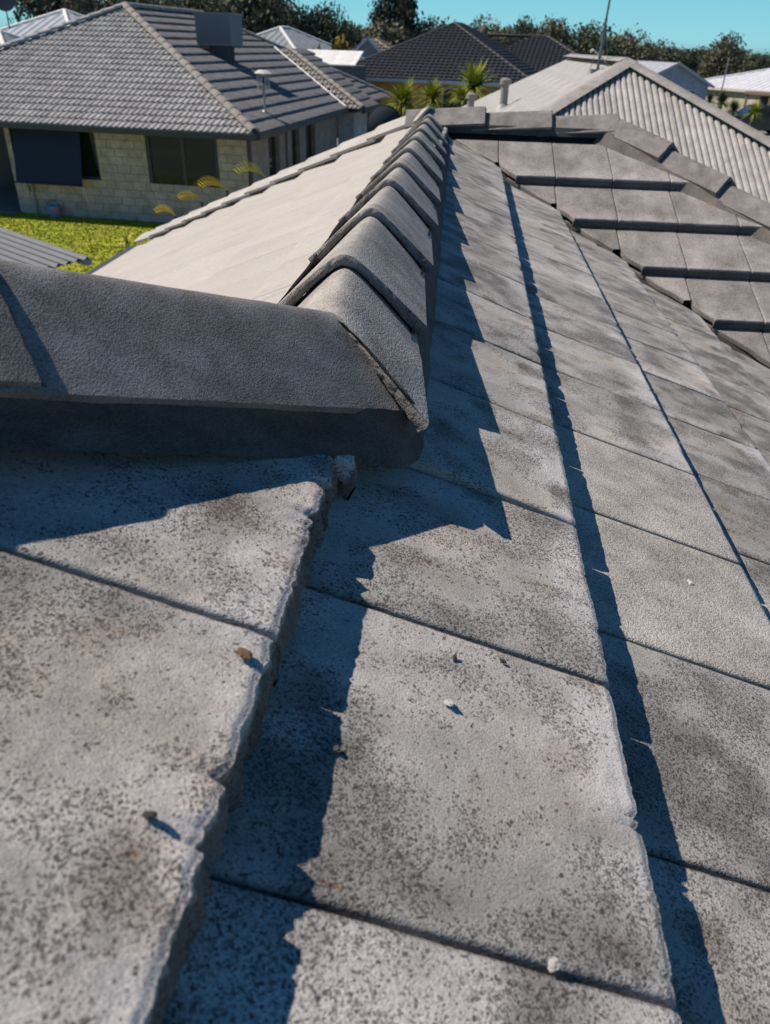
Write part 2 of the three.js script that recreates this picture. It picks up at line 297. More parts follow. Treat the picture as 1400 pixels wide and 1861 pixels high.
// angular ridge caps with a rounded crown: A is the raised butt end, B the end that runs under the next cap
function capGeo(A, B, side, o = {}) {
  const hw = o.hw ?? .106, leg = o.leg ?? 1.0, taper = o.taper ?? 0, r = o.r ?? .016, th_ = o.th ?? .014, seed = o.seed ?? 1, nu = o.nu ?? 28, nl = o.nl ?? 26, cutA = o.cutA, cutB = o.cutB;
  const dir = B.clone().sub(A), L = dir.length(); dir.normalize();
  const prof = t => { const x = t * hw; return [x, -leg * (Math.sqrt(x * x + r * r) - r)]; };
  const pt = (t, v, inn, lip) => {
    let [x, y] = prof(t); x *= 1 + taper * (.5 - v); if (inn) { x *= 1 - .1 * Math.abs(t); y -= th_ * 1.12; }
    let s = v * L; if (cutA) s += cutA * (x > 0 ? x : -.6 * x) * Math.max(0, 1 - v * 2.5);
    s += lip ? (fbm(x * 60 + 9, seed * 2.3, 51) - .5) * .005 : 0;
    const nz = (fbm(x * 30 + seed, s * 30, 52) - .5) * .0014 + (n2(x * 7, s * 4 + seed, 53) - .5) * .0016;
    return A.clone().addScaledVector(dir, s).addScaledVector(side, x).add(V(0, y + nz, 0));
  };
  const out = (p, a, b) => [p.x, p.y, p.z, a, b];
  const tint = o.tint ?? (.86 + .14 * hash(seed, 3, 1));
  const col = (a, b) => { const w = .82 + .18 * sm(.3, .7, fbm(a * 2.2 + seed, b * 3, 54)); return [tint * w, tint * w, tint * w]; };
  const g = [];
  g.push(gridGeo(nu, nl, (i, j) => { const t = i / nu * 2 - 1, v = j / nl; return out(pt(t, v, false, j === 0), t * hw * 1.25 + seed * .37, v * L + seed * .21); }, (i, j) => col(i / nu, j / nl)));
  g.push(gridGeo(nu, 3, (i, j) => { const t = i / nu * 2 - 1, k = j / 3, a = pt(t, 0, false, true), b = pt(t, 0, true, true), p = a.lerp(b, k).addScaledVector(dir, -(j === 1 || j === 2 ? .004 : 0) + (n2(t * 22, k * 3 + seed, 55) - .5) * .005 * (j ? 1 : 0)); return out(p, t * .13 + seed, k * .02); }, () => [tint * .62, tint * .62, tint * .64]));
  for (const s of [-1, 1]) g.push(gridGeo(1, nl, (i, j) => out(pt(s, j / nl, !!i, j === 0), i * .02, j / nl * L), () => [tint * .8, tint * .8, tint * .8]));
  g.push(gridGeo(nu, 1, (i, j) => out(pt(i / nu * 2 - 1, 1, !!j, false), i * .01, j * .02)));
  return merge(g);
}
{
  const X = V(1, 0, 0);
  // main ridge, butts towards the camera
  const RX = .086, zk = [.05, -.148, -.54, -.957, -1.325, -1.743, -2.205, -2.634, -3.107, -3.58], yk = z => .0772 + .018 * z;
  for (let k = 0; k < zk.length; k++) {
    const z = zk[k], e = k + 1 < zk.length ? zk[k + 1] - .05 : -4.02, y = k === 0 ? .052 : yk(z), yB = yk(e) - .016;
    rp('ridge_cap', capGeo(V((k ? RX : .096) + (hash(k, 1, 2) - .5) * .004, y, z), V(RX, yB, e), X, { hw: .112, taper: .16, seed: 10 + k, nl: k < 4 ? 40 : 18, nu: k < 4 ? 44 : 26, cutA: k === 0 ? -.7 : 0 }), M.cap);
  }
  // near hip: rises to the left and towards the camera
  const hd = V(-1, .436, 1), side = V(1, 0, 1).normalize(), h0 = V(.098, .052, .05);
  const hp = s => h0.clone().addScaledVector(hd, s);
  for (const [k, a, b, tint] of [[0, -.0, .33, .9], [1, .262, .56, .85], [2, .52, .85, .85]]) {
    const A = hp(a), B = hp(b); A.y += k ? .009 : 0; B.y -= k ? .004 : 0;
    rp('hip_cap', capGeo(A, B, side, { seed: 40 + k, nl: 60, nu: 56, cutA: k === 0 ? -.2 : 0, tint, leg: .97, hw: .106 }), M.darkCap);
  }
  // mortar bedding round the corner of ridge and hip
  const top = [], bot = [];
  for (let z = -3.7; z < -.1; z += .06) { top.push(V(.187, yk(z) - .098, z)); bot.push(V(.216, -.113, z)); }
  top.push(V(.189, -.032, -.07), V(.192, -.037, -.0), V(.195, -.04, .06), V(.196, -.04, .1), V(.188, -.036, .127), V(.172, -.03, .143)); bot.push(V(.216, -.113, -.03), V(.217, -.113, .02), V(.217, -.113, .06), V(.212, -.111, .1), V(.2, -.106, .135), V(.18, -.097, .158));
  for (let s = .03; s < .62; s += .02) { const p = hp(s); top.push(V(p.x + .0705, p.y - .09, p.z + .0705)); bot.push(V(p.x + .085, -(p.x + .085) * T - .008, p.z + .085)); }
  const n = top.length - 1, acc = [0]; for (let i = 1; i <= n; i++) acc.push(acc[i - 1] + bot[i].distanceTo(bot[i - 1]));
  const lipN = i => (n2(acc[i] * 60, 3, 71) - .5) * .006;
  const up = i => i => i;
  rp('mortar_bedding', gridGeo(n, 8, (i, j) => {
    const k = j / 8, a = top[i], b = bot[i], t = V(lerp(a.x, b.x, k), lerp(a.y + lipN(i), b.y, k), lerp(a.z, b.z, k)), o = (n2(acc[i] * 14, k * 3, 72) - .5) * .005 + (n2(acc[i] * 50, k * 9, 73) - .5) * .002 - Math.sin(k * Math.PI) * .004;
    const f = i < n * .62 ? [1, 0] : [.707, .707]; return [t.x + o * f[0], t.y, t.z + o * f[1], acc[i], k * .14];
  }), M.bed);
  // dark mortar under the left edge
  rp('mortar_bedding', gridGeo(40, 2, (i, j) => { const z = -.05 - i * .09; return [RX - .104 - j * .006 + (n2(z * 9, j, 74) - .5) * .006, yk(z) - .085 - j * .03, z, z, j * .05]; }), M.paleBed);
  // mortar joint between hip cap and ridge cap
  rp('mortar_joint', gridGeo(16, 3, (i, j) => { const t = i / 16 * .104, y = -.82 * (Math.sqrt(t * t + .02 ** 2) - .02); return [.097 + t + (j - 1) * .003, .046 + y + [.003, -.003, -.003, .002][j] + (n2(i * .9, j, 75) - .5) * .003, .05 + t * .72 + (j - 1.5) * .008, t, j * .01]; }), M.bed);
  // far ridge of the wing, running right
  const Z = V(0, 0, -1), xs = [.40, .775, 1.15], xe = [-.05, .33, .70];
  for (let k = 0; k < 3; k++) rp('ridge_cap', capGeo(V(xs[k], .042 - .006 * k, DZ), V(xe[k], .010 - .006 * k, DZ), Z, { seed: 60 + k, leg: .8, hw: .112, nl: 14, nu: 22, tint: .95 }), M.wingCap);
  rp('mortar_bedding', gridGeo(24, 2, (i, j) => { const x = .1 + i / 24 * 1.06; return [x, -.045 - j * .022, DZ + .1 + j * .008 + (n2(x * 20, j, 76) - .5) * .006, x, j * .04]; }), M.bed);
  // hip of the wing, down to the right, each cap over the one below
  const wd = V(1, -.483, 1), ws = V(1, 0, -1).normalize(), w0 = V(1.13, .024, DZ + .0);
  for (let k = 0; k < 8; k++) { const a = .26 * (k + 1) + .02, b = .26 * k - .03, A = w0.clone().addScaledVector(wd, a), B = w0.clone().addScaledVector(wd, b); A.y += .03; B.y -= .01; rp('hip_cap', capGeo(A, B, ws, { th: .02, seed: 70 + k, nl: 14, nu: 22, tint: .92, leg: .72, hw: .11 }), M.wingCap); }
  rp('mortar_bedding', gridGeo(60, 3, (i, j) => { const p = w0.clone().addScaledVector(wd, i / 60 * 2.2); const q = [.072, .084, .1, .112][j], y = p.y - [.06, .075, .12, .14][j]; return [p.x - q, y + (n2(i * .7, j, 77) - .5) * .008, p.z + q + (n2(i * 1.3, j, 78) - .5) * .008, i * .06, j * .03]; }), M.paleBed);
  // hip of the sunlit slope, down to the left
  const ld = V(-1, -.487, -1), ls = V(1, 0, -1).normalize(), l0 = V(.06, .022, DZ);
  for (let k = 0; k < 11; k++) { const a = .265 * (k + 1) + .02, b = .265 * k - .03, A = l0.clone().addScaledVector(ld, a), B = l0.clone().addScaledVector(ld, b); A.y += .016; rp('hip_cap', capGeo(A, B, ls, { seed: 90 + k, nl: 8, nu: 18, tint: 1, leg: .75, hw: .11 }), M.paleTile); }
  rp('mortar_bedding', gridGeo(60, 2, (i, j) => { const p = l0.clone().addScaledVector(ld, i / 60 * 2.95), q = .08; return [p.x + q, p.y - [.065, .09, .14][j], p.z + q + j * .01, i * .05, j * .05]; }), M.paleTile);
  // walls and gutter of the house we stand on
  rp('wall', merge([box(-2.4, 2.6, GROUND, -1.7, -6.4, 2.5), box(2.6, 5.0, GROUND, -1.95, -6.4, -3.6)]), M.cream);
  rp('gutter', merge([box(-3.06, -2.94, -1.66, -1.54, -6.95, -2.9)]), M.trim);
  // mortar droppings and crumbs
}
// loose bits lying on the tiles
function bit(name, label, cat, px, S, z, size, rgb, seed, map = mapR, h = .0, grp) {
  const g = new THREE.IcosahedronGeometry(1, 2), p = g.attributes.position, a = V(0, 0, 0);
  for (let i = 0; i < p.count; i++) { a.fromBufferAttribute(p, i); const k = 1 + (n2(a.x * 2.3 + seed, a.y * 2.3 + a.z * 1.7, seed) - .5) * .9; p.setXYZ(i, a.x * k * size[0], a.y * k * size[1], a.z * k * size[2]); }
  g.computeVertexNormals();
  const o = mesh(name, fix(g), mat({ rgb }), scene), q = map(S, h, z); o.position.set(...q); o.rotation.set(.1, seed * 1.7, -th); return tag(o, label, cat, grp);
}

// mortar chips and grit where the photograph shows them
const skin = S => { const k = Math.ceil((S - .483) / .3407 - 1e-6), S1 = .483 + .3407 * k; return -.052 * (S1 - S) / .341; };
function onTiles(px, py) { const v = at(px, py, .1).sub(CAM), n = V(Sn, C, 0); let h = -.02, p; for (let i = 0; i < 8; i++) { p = CAM.clone().addScaledVector(v, (h - n.dot(CAM)) / n.dot(v)); h = skin(p.x * C - p.y * Sn); } return [p.x * C - p.y * Sn, p.z, h]; }
[
  ['white mortar chip lying in the middle of the largest grey tile', 'mortar_chip', 'chip', 815, 1280, -.014, [.008, .0045, .006], [.36, .35, .34]],
  ['white mortar chip beside the joint near the bottom of the picture', 'mortar_chip', 'chip', 1004, 1755, -.016, [.006, .005, .005], [.36, .35, .34]],
  ['small white chip on the smooth sandy tile at the right', 'mortar_chip', 'chip', 1254, 1060, -.02, [.007, .004, .005], [.6, .58, .55]],
  ['rust brown leaf scrap at the crumbled edge of the front left tile', 'leaf_scrap', 'debris', 440, 1190, .0, [.007, .005, .011], [.15, .09, .045]],
  ['dark twig scrap on the left tile at the lower left', 'twig_scrap', 'debris', 272, 1484, -.01, [.010, .004, .0035], [.03, .028, .025]],
  ['dark grit flake on the largest tile, left one below the joint', 'grit_flake', 'grit', 826, 1196, -.02, [.006, .003, .003], [.04, .036, .032]],
  ['dark grit flake on the largest tile, right one below the joint', 'grit_flake', 'grit', 914, 1203, -.016, [.006, .003, .003], [.04, .036, .032]],
  ['dark crumb at the edge of the broad shadow', 'grit_flake', 'grit', 612, 1362, -.035, [.006, .004, .004], [.06, .055, .05]],
].forEach(([l, n, c, px, py, h, sz, rgb], i) => { const [S, z, hh] = onTiles(px, py); bit(n, l, c, 0, S, z, [sz[0] * .65, sz[1] * .45, sz[2] * .65], rgb, 5 + i, mapR0, hh + sz[1] * .35); });

// ================================================================ SETTING: ground, road, lawn
const grassM = mat({ rgb: [.30, .33, .010], map: rep(patchMap, .6) });
struct(mesh('ground', (g => fix(boxUV(g, .2)))(new THREE.PlaneGeometry(1100, 1100, 1, 1).rotateX(-Math.PI / 2)), mat({ rgb: [.20, .185, .15], map: patchMap }))).position.set(0, GROUND - .03, -200);

// ---------------------------------------------------------------- roof faces with real relief
// a face: O eave-left corner, e along the eave, u up the slope, n outward; lateral bounds run linearly from a0..b0 at the eave to a1..b1 at length smax
function face(O, e, u, smax, a0, b0, a1, b1) { return { O, e, u, n: e.clone().cross(u).normalize(), smax, lo: s => lerp(a0, a1, s / smax), hi: s => lerp(b0, b1, s / smax) }; }
function reliefCells(f, o) {  // -> [[geometry...] per course], each course cut in cells cellW wide
  const { course, roll, amp, lip, cellW, prof, per = 6, seed = 1 } = o, stop = x => { const a0 = f.lo(0), a1 = f.lo(f.smax), b0 = f.hi(0), b1 = f.hi(f.smax); let t = f.smax; if (x < a1 && a1 > a0) t = Math.min(t, (x - a0) / (a1 - a0) * f.smax); if (x > b1 && b0 > b1) t = Math.min(t, (b0 - x) / (b0 - b1) * f.smax); return Math.max(0, t); }, rows = [], nC = Math.max(1, Math.round(f.smax / course)), r = rng(seed);
  for (let k = 0; k < nC; k++) {
    const sa = f.smax * k / nC, sb = f.smax * (k + 1) / nC, L = f.lo(sa), H = f.hi(sa), cells = [], off = o.stagger ? (k % 2) * cellW / 2 : 0;
    for (let c = Math.floor((L + off) / cellW); c * cellW - off < H; c++) {
      const x0 = Math.max(L, c * cellW - off), x1 = Math.min(H, (c + 1) * cellW - off); if (x1 - x0 < .004 || x0 > f.hi(sb) + (sb - sa) * 1.2 || x1 < f.lo(sb) - (sb - sa) * 1.2) continue;
      const nx = Math.max(2, Math.round((x1 - x0) / roll * per)), t = 1 - (o.vary ?? .16) * r(), dh = (r() - .5) * (o.uneven ?? .004);
      cells.push(gridGeo(nx, 2, (i, j) => {
        const x = x0 + (x1 - x0) * i / nx, s = j < 2 ? sa : clamp(stop(x), sa, sb), X = clamp(x, f.lo(s), f.hi(s)), w = amp * prof(((x / roll) % 1 + 1) % 1);
        const h = j === 0 ? 0 : (j === 1 ? lip + dh : 0) + w, p = f.O.clone().addScaledVector(f.e, X).addScaledVector(f.u, s - (j < 2 ? .03 : 0)).addScaledVector(f.n, h);
        return [p.x, p.y, p.z, X, s];
      }, () => [t, t, t]));
    }
    rows.push(cells.filter(g => g.index.count));
  }
  return rows;
}
const roman = t => { const a = Math.cos(t * 2 * Math.PI); return a > -.2 ? Math.pow((a + .2) / 1.2, .8) : 0; };
const corr = t => .5 + .5 * Math.cos(t * 2 * Math.PI);
const pan = t => t < .52 ? 1 : t < .62 ? 1 - (t - .52) * 10 : t < .9 ? 0 : (t - .9) * 10;
// the four faces of a hip roof: local frame, eave corner at (0, eave, 0), x from -w to 0, z from -d to 0
function hipFaces(w, d, eave, pitch) {
  const k = Math.min(w, d) / 2, t = Math.tan(R(pitch)), L = k / Math.cos(R(pitch)), c = Math.cos(R(pitch)), s = Math.sin(R(pitch));
  return { k, rise: k * t, L, top: eave + k * t,
    front: face(V(-w, eave, 0), V(1, 0, 0), V(0, s, -c), L, 0, w, k, w - k), right: face(V(0, eave, 0), V(0, 0, -1), V(-c, s, 0), L, 0, d, k, d - k),
    back: face(V(0, eave, -d), V(-1, 0, 0), V(0, s, c), L, 0, w, k, w - k), left: face(V(-w, eave, -d), V(0, 0, 1), V(c, s, 0), L, 0, d, k, d - k) };
}
function capRun(A, B, r, n, m, parent, name = 'hip_cap', tintSeed = 1) {  // a row of lapped half-round caps
  const d = B.clone().sub(A), side = V(-d.z, 0, d.x).normalize();
  for (let i = 0; i < n; i++) {
    const a = A.clone().addScaledVector(d, i / n), b = A.clone().addScaledVector(d, (i + 1.08) / n), t = .86 + .14 * hash(i, tintSeed, 8);
    a.y += .02;
    mesh(name, gridGeo(6, 1, (u, v) => { const q = u / 6 * Math.PI, p = (v ? b : a).clone().addScaledVector(side, Math.cos(q) * r).add(V(0, Math.sin(q) * r * .75 - .01, 0)); return [p.x, p.y, p.z, u * .05, v * .4 + i]; }, () => [t, t, t]), m, parent);
  }
}
const sheet = { course: 99, per: 8, lip: .0, vary: 0, uneven: 0 };

// ---------------------------------------------------------------- neighbour's brick house with the grey roof, left
{
  const g = thing('brick_house', 'cream block house with grey-brown tiled hip roof and navy blind, left behind the lawn', 'house', V(-4.74, GROUND, -19.83), R(-6));
  const roofM = mat({ rgb: [.42, .41, .395], map: patchMap, vertexColors: true, roughness: .8 }), shadeRoofM = mat({ rgb: [.22, .215, .22], map: patchMap, vertexColors: true, roughness: .8 }), capM = mat({ rgb: [.34, .32, .29], map: patchMap, vertexColors: true });  // right-hand slopes: darker copy of the roof tile, shade put into its colour
  const w = 12.5, d = 18.6, ev = 2.4, H = hipFaces(w, d, ev, 24), P = 24, tt = Math.tan(R(P));
  const opt = { course: .325, roll: .165, amp: .034, lip: .034, cellW: .33, prof: roman, per: 8, vary: .22, uneven: .012 };
  const cells = reliefCells(H.front, { ...opt, seed: 5 }).flat(), scored = cells.map(c => { c.computeBoundingSphere(); const q = g.localToWorld(c.boundingSphere.center.clone()); return { c, key: q.distanceTo(CAM) + (frust.containsPoint(q) ? 0 : 1e3) }; }).sort((a, b) => a.key - b.key);
  scored.forEach(({ c, key }, i) => { if (i < 300 && key < 1e3) mesh('roof_tile', c, roofM, g); });
  stuff(mesh('farther_roof_tile', merge(scored.filter(({ key }, i) => !(i < 300 && key < 1e3)).map(x => x.c)), roofM, g));
  for (const row of reliefCells(H.right, { ...opt, roll: .165, seed: 6, course: .49, lip: .06, amp: .02, vary: .1 })) mesh('tile_course', merge(row), shadeRoofM, g);
  mesh('rear_roof', merge([...reliefCells(H.left, { ...opt, cellW: 9, seed: 7 }).flat(), ...reliefCells(H.back, { ...opt, cellW: 9, seed: 8 }).flat()]), roofM, g);
  const ap = V(-H.k, H.top, -H.k), ap2 = V(-w + H.k, H.top, -d + H.k);
  capRun(V(0, ev + .05, 0), ap.clone().add(V(0, .05, 0)), .13, 22, capM, g); capRun(V(-w, ev + .05, 0), V(-w + H.k, H.top + .05, -H.k), .13, 22, roofM, g);
  capRun(V(0, ev + .05, -d), V(-H.k, H.top + .05, -d + H.k), .13, 20, roofM, g); capRun(ap.clone().add(V(0, .05, 0)), V(-H.k, H.top + .05, -d + H.k), .13, 14, roofM, g, 'ridge_cap');
  // wing projecting from the right-hand side
  const f1 = face(V(-.0, ev, -10.0), V(1, 0, 0), V(0, Math.sin(R(P)), -Math.cos(R(P))), 4.3, 0, .62, -3.93, .62 - 3.93), f2 = face(V(.62, ev, -10.0), V(0, 0, -1), V(-Math.cos(R(P)), Math.sin(R(P)), 0), 4.3, 0, 2.7, 3.93, 6.6);
  for (const row of reliefCells(f1, { ...opt, seed: 9 })) mesh('wing_roof_tile', merge(row), mat({ rgb: [.33, .31, .285], map: patchMap, vertexColors: true }), g);
  for (const row of reliefCells(f2, { ...opt, seed: 10, course: .49, lip: .05 })) mesh('tile_course', merge(row), shadeRoofM, g);
  capRun(V(.62, ev + .06, -10), V(.62 - 3.93, ev + 3.93 * tt + .06, -13.93), .1, 14, capM, g);
  mesh('valley_flashing', tube([V(-.02, ev + .07, -9.95), V(-2, ev + 2 * tt + .07, -11.95), V(-3.9, ev + 3.9 * tt + .07, -13.9)], .035), M.white, g);
  // gutters
  mesh('gutter', merge([box(-w - .05, .05, ev - .13, ev + .0, -.02, .1), box(-.02, .1, ev - .13, ev, -9.98, -.03), box(.58, .7, ev - .13, ev, -12.7, -9.9)]), mat({ rgb: [.06, .058, .06], roughness: .5 }), g);
  mesh('eaves_lining', merge([box(-w, -.03, ev - .15, ev - .12, -.48, -.03), box(-.48, -.03, ev - .15, ev - .12, -17, -.5)]), mat({ rgb: [.06, .055, .05] }), g);
  // blockwork: each block its own piece
  const bm = [0, 1, 2, 3].map(i => mat({ rgb: [.58 + .02 * i, .47 + .018 * i, .42 + .016 * i], map: patchMap, roughness: .9 }));
  const openF = (x, y) => (x > -3.28 && x < -1.25 && y > .93) || (x > -7.25 && x < -4.72 && y > 1.0);
  const block = (x0, x1, y0, y1, z, m) => mesh('block', box(x0, x1, y0, y1, z - .1, z), m, g);
  const rr = rng(77), wallTop = ev - .14;
  for (let r0 = 0; r0 < 11; r0++) {
    const y0 = .006 + r0 * .205, y1 = Math.min(y0 + .188, wallTop); let x = -7.4 + (r0 % 2 ? -.2 : 0);
    while (x < -.46) {
      let a = Math.max(x + .008, -7.4), b = Math.min(x + .392, -.45); const mx = (a + b) / 2, my = (y0 + y1) / 2; x += .4;
      if (openF(mx, my) || openF(a + .01, my) || openF(b - .01, my)) {   // cut at the window openings
        const [o0, o1] = mx > -4 ? [-3.28, -1.25] : [-7.25, -4.72];
        if (mx < o0) b = Math.min(b, o0); else if (mx > o1) a = Math.max(a, o1); else if (a < o0) b = o0; else if (b > o1) a = o1; else continue;
      }
      if (b - a > .03) block(a, b, y0, y1, -.5 + (rr() - .5) * .012, bm[Math.floor(rr() * 4)]);
    }
  }
  const mort = mat({ rgb: [.40, .36, .30], map: patchMap });
  mesh('wall', merge([box(-7.4, -3.28, 0, 1.0, -.72, -.512), box(-3.28, -1.25, 0, .93, -.72, -.512), box(-1.25, -.452, 0, wallTop, -.72, -.512), box(-4.72, -3.28, 1.0, wallTop, -.72, -.512), box(-7.4, -7.25, 1.0, wallTop, -.72, -.512)]), mort, g);
  const side = mat({ rgb: [.40, .36, .31], map: patchMap });
  mesh('side_wall', merge([box(-.7, -.45, 0, wallTop, -2.3, -.725), box(-.7, -.45, 0, wallTop, -3.85, -3.3), box(-.7, -.45, 0, wallTop, -4.55, -4.15), box(-.7, -.45, 0, wallTop, -6.1, -5.4), box(-.7, -.45, 0, wallTop, -10.3, -7.25), box(-.7, -.48, 0, .3, -7.3, -2.2)]), side, g);
  mesh('wing_wall', merge([box(-.4, .22, 0, wallTop, -10.6, -10.3), box(.1, .24, 0, wallTop, -12.6, -10.6)]), mat({ rgb: [.62, .60, .57], map: patchMap }), g);
  mesh('downpipe', box(.26, .34, 0, wallTop, -12.6, -12.5), M.dark, g);
  mesh('downpipe', box(-.44, -.36, 0, wallTop, -.64, -.56), mat({ rgb: [.1, .1, .11] }), g);
  const glassM = new THREE.MeshPhysicalMaterial({ color: new THREE.Color().setRGB(.012, .026, .024), roughness: .04, metalness: 0, specularIntensity: 1 });
  const win = mesh('window', merge([box(-3.26, -3.19, .95, 2.24, -.62, -.53), box(-1.34, -1.27, .95, 2.24, -.62, -.53), box(-3.19, -1.34, 2.18, 2.24, -.62, -.53), box(-3.19, -1.34, .95, 1.01, -.62, -.53), box(-2.3, -2.2, 1.01, 2.18, -.615, -.535)]), M.trim, g);
  mesh('pane', box(-3.19, -2.3, 1.01, 2.18, -.59, -.575), glassM, win); mesh('pane', box(-2.2, -1.34, 1.01, 2.18, -.57, -.555), glassM, win);
  mesh('curtain', box(-3.15, -1.38, 1.0, 2.2, -1.0, -.97), mat({ rgb: [.04, .06, .05] }), g);
  for (const [a, b] of [[-3.3, -2.3], [-5.4, -4.55], [-7.25, -6.1]]) mesh('side_window', box(-.62, -.58, .3, wallTop, a, b), glassM, g);
  mesh('side_window', box(-.62, -.58, 1.1, wallTop, -4.15, -3.85), glassM, g);
  const w2 = mesh('window', merge([box(-7.2, -7.14, 1.02, 2.24, -.66, -.6), box(-4.8, -4.74, 1.02, 2.24, -.66, -.6), box(-7.14, -4.8, 1.02, 1.08, -.66, -.6)]), M.trim, g); mesh('pane', box(-7.14, -4.8, 1.08, 2.24, -.65, -.635), glassM, w2);
  // outdoor blind: cloth pulled out at the foot
  const navy = mat({ rgb: [.010, .022, .062], roughness: .8 });
  mesh('blind', gridGeo(12, 8, (i, j) => { const x = -7.06 + i / 12 * 1.98, k = j / 8; return [x - .02 * k, 2.26 - 1.36 * k, -.42 + .30 * k + .02 * Math.sin(i * .9) * k, i * .16, k]; }), navy, g).userData.label = 'navy outdoor blind';
  mesh('blind_bar', cyl(V(-7.1, .9, -.115), V(-5.08, .9, -.115), .022, .022), navy, g); mesh('blind_cord', cyl(V(-5.1, .02, -.4), V(-5.09, .9, -.12), .008, .008), M.white, g);
  // dark recess of the covered patio at the left end
  mesh('patio_recess', merge([box(-w, -7.42, 0, wallTop, -4.3, -4.1), box(-7.5, -7.42, 0, wallTop, -4.1, -.75), box(-w, -7.5, wallTop - .02, wallTop, -4.1, -.6)]), mat({ rgb: [.09, .085, .08] }), g);
  mesh('patio_slab', box(-w, -7.42, -.02, .05, -4.1, -.3), mat({ rgb: [.2, .2, .2] }), g);
  const tap = mesh('tap_stand', merge([cyl(V(-6.85, 0, -.44), V(-6.85, .82, -.44), .03, .03), box(-7.02, -6.93, .62, .86, -.47, -.38), box(-6.9, -6.8, .78, .9, -.5, -.38)]), mat({ rgb: [.35, .35, .35] }), g);
  struct(mesh('lawn', fix(boxUV(new THREE.PlaneGeometry(13, 8.2).rotateX(-Math.PI / 2).rotateY(R(-6)), .5)), grassM)).position.set(-11, GROUND + .004, -17.0);
  // grass blades: short uneven tufts over the lawn
  { const r = rng(31), P = [], I = [], Cc = [], Nn = []; const c6 = Math.cos(R(-6)), s6 = Math.sin(R(-6));
    for (let i = 0; i < 26000; i++) { const lx = (r() - .5) * 12.6, lz = (r() - .5) * 7.8, x = -11 + lx * c6 + lz * s6, z = -17 - lx * s6 + lz * c6, a = r() * 6.28, h = .02 + r() * .03, l = .018 + r() * .02, b = P.length / 3, k = .78 + .22 * n2(x * 1.1, z * 1.1, 4) ; P.push(x - Math.cos(a) * l, GROUND, z - Math.sin(a) * l, x + Math.cos(a) * l, GROUND, z + Math.sin(a) * l, x + (r() - .5) * .06, GROUND + h, z + (r() - .5) * .06); I.push(b, b + 1, b + 2); for (let q = 0; q < 3; q++) Cc.push(k, k, k); }
    const q = new THREE.BufferGeometry(); q.setAttribute('position', new THREE.Float32BufferAttribute(P, 3)); q.setAttribute('color', new THREE.Float32BufferAttribute(Cc, 3)); q.setIndex(I); q.computeVertexNormals();
    stuff(tag(mesh('grass', fix(q), mat({ rgb: [.36, .40, .014], vertexColors: true, side: THREE.DoubleSide })), 'short yellow-green lawn grass in front of the block house', 'grass')); }
  // things on that roof
  const onRoof = (z, x) => V(x, ev - x * tt, z);   // right-hand slope
  const acP = g.localToWorld(V(-3.3, ev + 3.3 * tt, -6.75)), ac = thing('evaporative_cooler', 'grey box rooftop evaporative cooler on the dark slope of the left house', 'air conditioner', acP, R(-6));
  const acM = mat({ rgb: [.15, .165, .185], roughness: .6 }), body = new THREE.BoxGeometry(1.18, .82, 1.05, 1, 1, 1);
  { const p = body.attributes.position; for (let i = 0; i < p.count; i++) if (p.getY(i) < 0) { p.setX(i, p.getX(i) * .95); p.setZ(i, p.getZ(i) * .95); } body.computeVertexNormals(); }
  mesh('body', fix(body.translate(-.08, .78, 0)), acM, ac); mesh('lid', box(-.7, .54, 1.185, 1.25, -.55, .55), mat({ rgb: [.2, .21, .22], roughness: .6 }), ac);
  mesh('duct', merge([box(-.38, .26, -.15, .37, -.3, .3)]), mat({ rgb: [.07, .075, .085] }), ac); mesh('drain_pipe', cyl(V(.36, -.1, .2), V(.36, .36, .2), .025, .025), M.dark, ac);
  for (let i = 0; i < 6; i++) mesh('louvre', box(-.55, .4, (.48 + i * .1), (.50 + i * .1), .512, .53), acM, ac);
  mesh('corner_post', merge([box(.46, .515, .4, 1.18, .47, .53), box(-.67, -.62, .4, 1.18, .47, .53)]), mat({ rgb: [.19, .2, .21], roughness: .6 }), ac);
  const vp = g.localToWorld(V(-.62, ev + .62 * tt, -2.65)), vt = thing('roof_vent', 'slim flue pipe with capped louvred top near the eave of the left house', 'vent', vp, 0);
  const gal = mat({ rgb: [.33, .33, .32], roughness: .5, metalness: .3 });
  mesh('pipe', cyl(V(0, 0, 0), V(0, .72, 0), .035, .035), gal, vt); mesh('flashing', merge([cyl(V(0, -.05, 0), V(0, .09, 0), .16, .05), box(-.2, .2, -.08, -.02, -.18, .18)]), gal, vt); mesh('cowl', cyl(V(0, .60, 0), V(0, .70, 0), .17, .19, 12), gal, vt); mesh('cowl_cap', cyl(V(0, .98, 0), V(0, 1.06, 0), .25, .12, 12), mat({ rgb: [.55, .54, .5] }), vt);
  for (let i = 0; i < 6; i++) { const a = i / 6 * 6.283; mesh('cowl_slat', cyl(V(Math.cos(a) * .15, .69, Math.sin(a) * .15), V(Math.cos(a) * .17, .99, Math.sin(a) * .17), .018, .018, 5), gal, vt); }
  // bits by the wall
  const bk = thing('bucket', 'small blue and pink bucket with dark rim standing against the block wall', 'bucket', g.localToWorld(V(-6.18, .0, -.28)), 0);
  mesh('pail', fix(new THREE.LatheGeometry([[0, 0], [.13, 0], [.17, .3], [.18, .31], [.16, .3], [.12, .03], [0, .03]].map(a => new THREE.Vector2(...a)), 14)), mat({ rgb: [.15, .3, .6], roughness: .4 }), bk); mesh('band', fix(new THREE.CylinderGeometry(.178, .155, .12, 14, 1, true, 0, 3.2).translate(0, .2, 0)), mat({ rgb: [.55, .18, .28], roughness: .5 }), bk); mesh('handle', fix(new THREE.TorusGeometry(.17, .01, 5, 14, Math.PI).rotateX(.4).translate(0, .3, 0)), M.dark, bk);
}

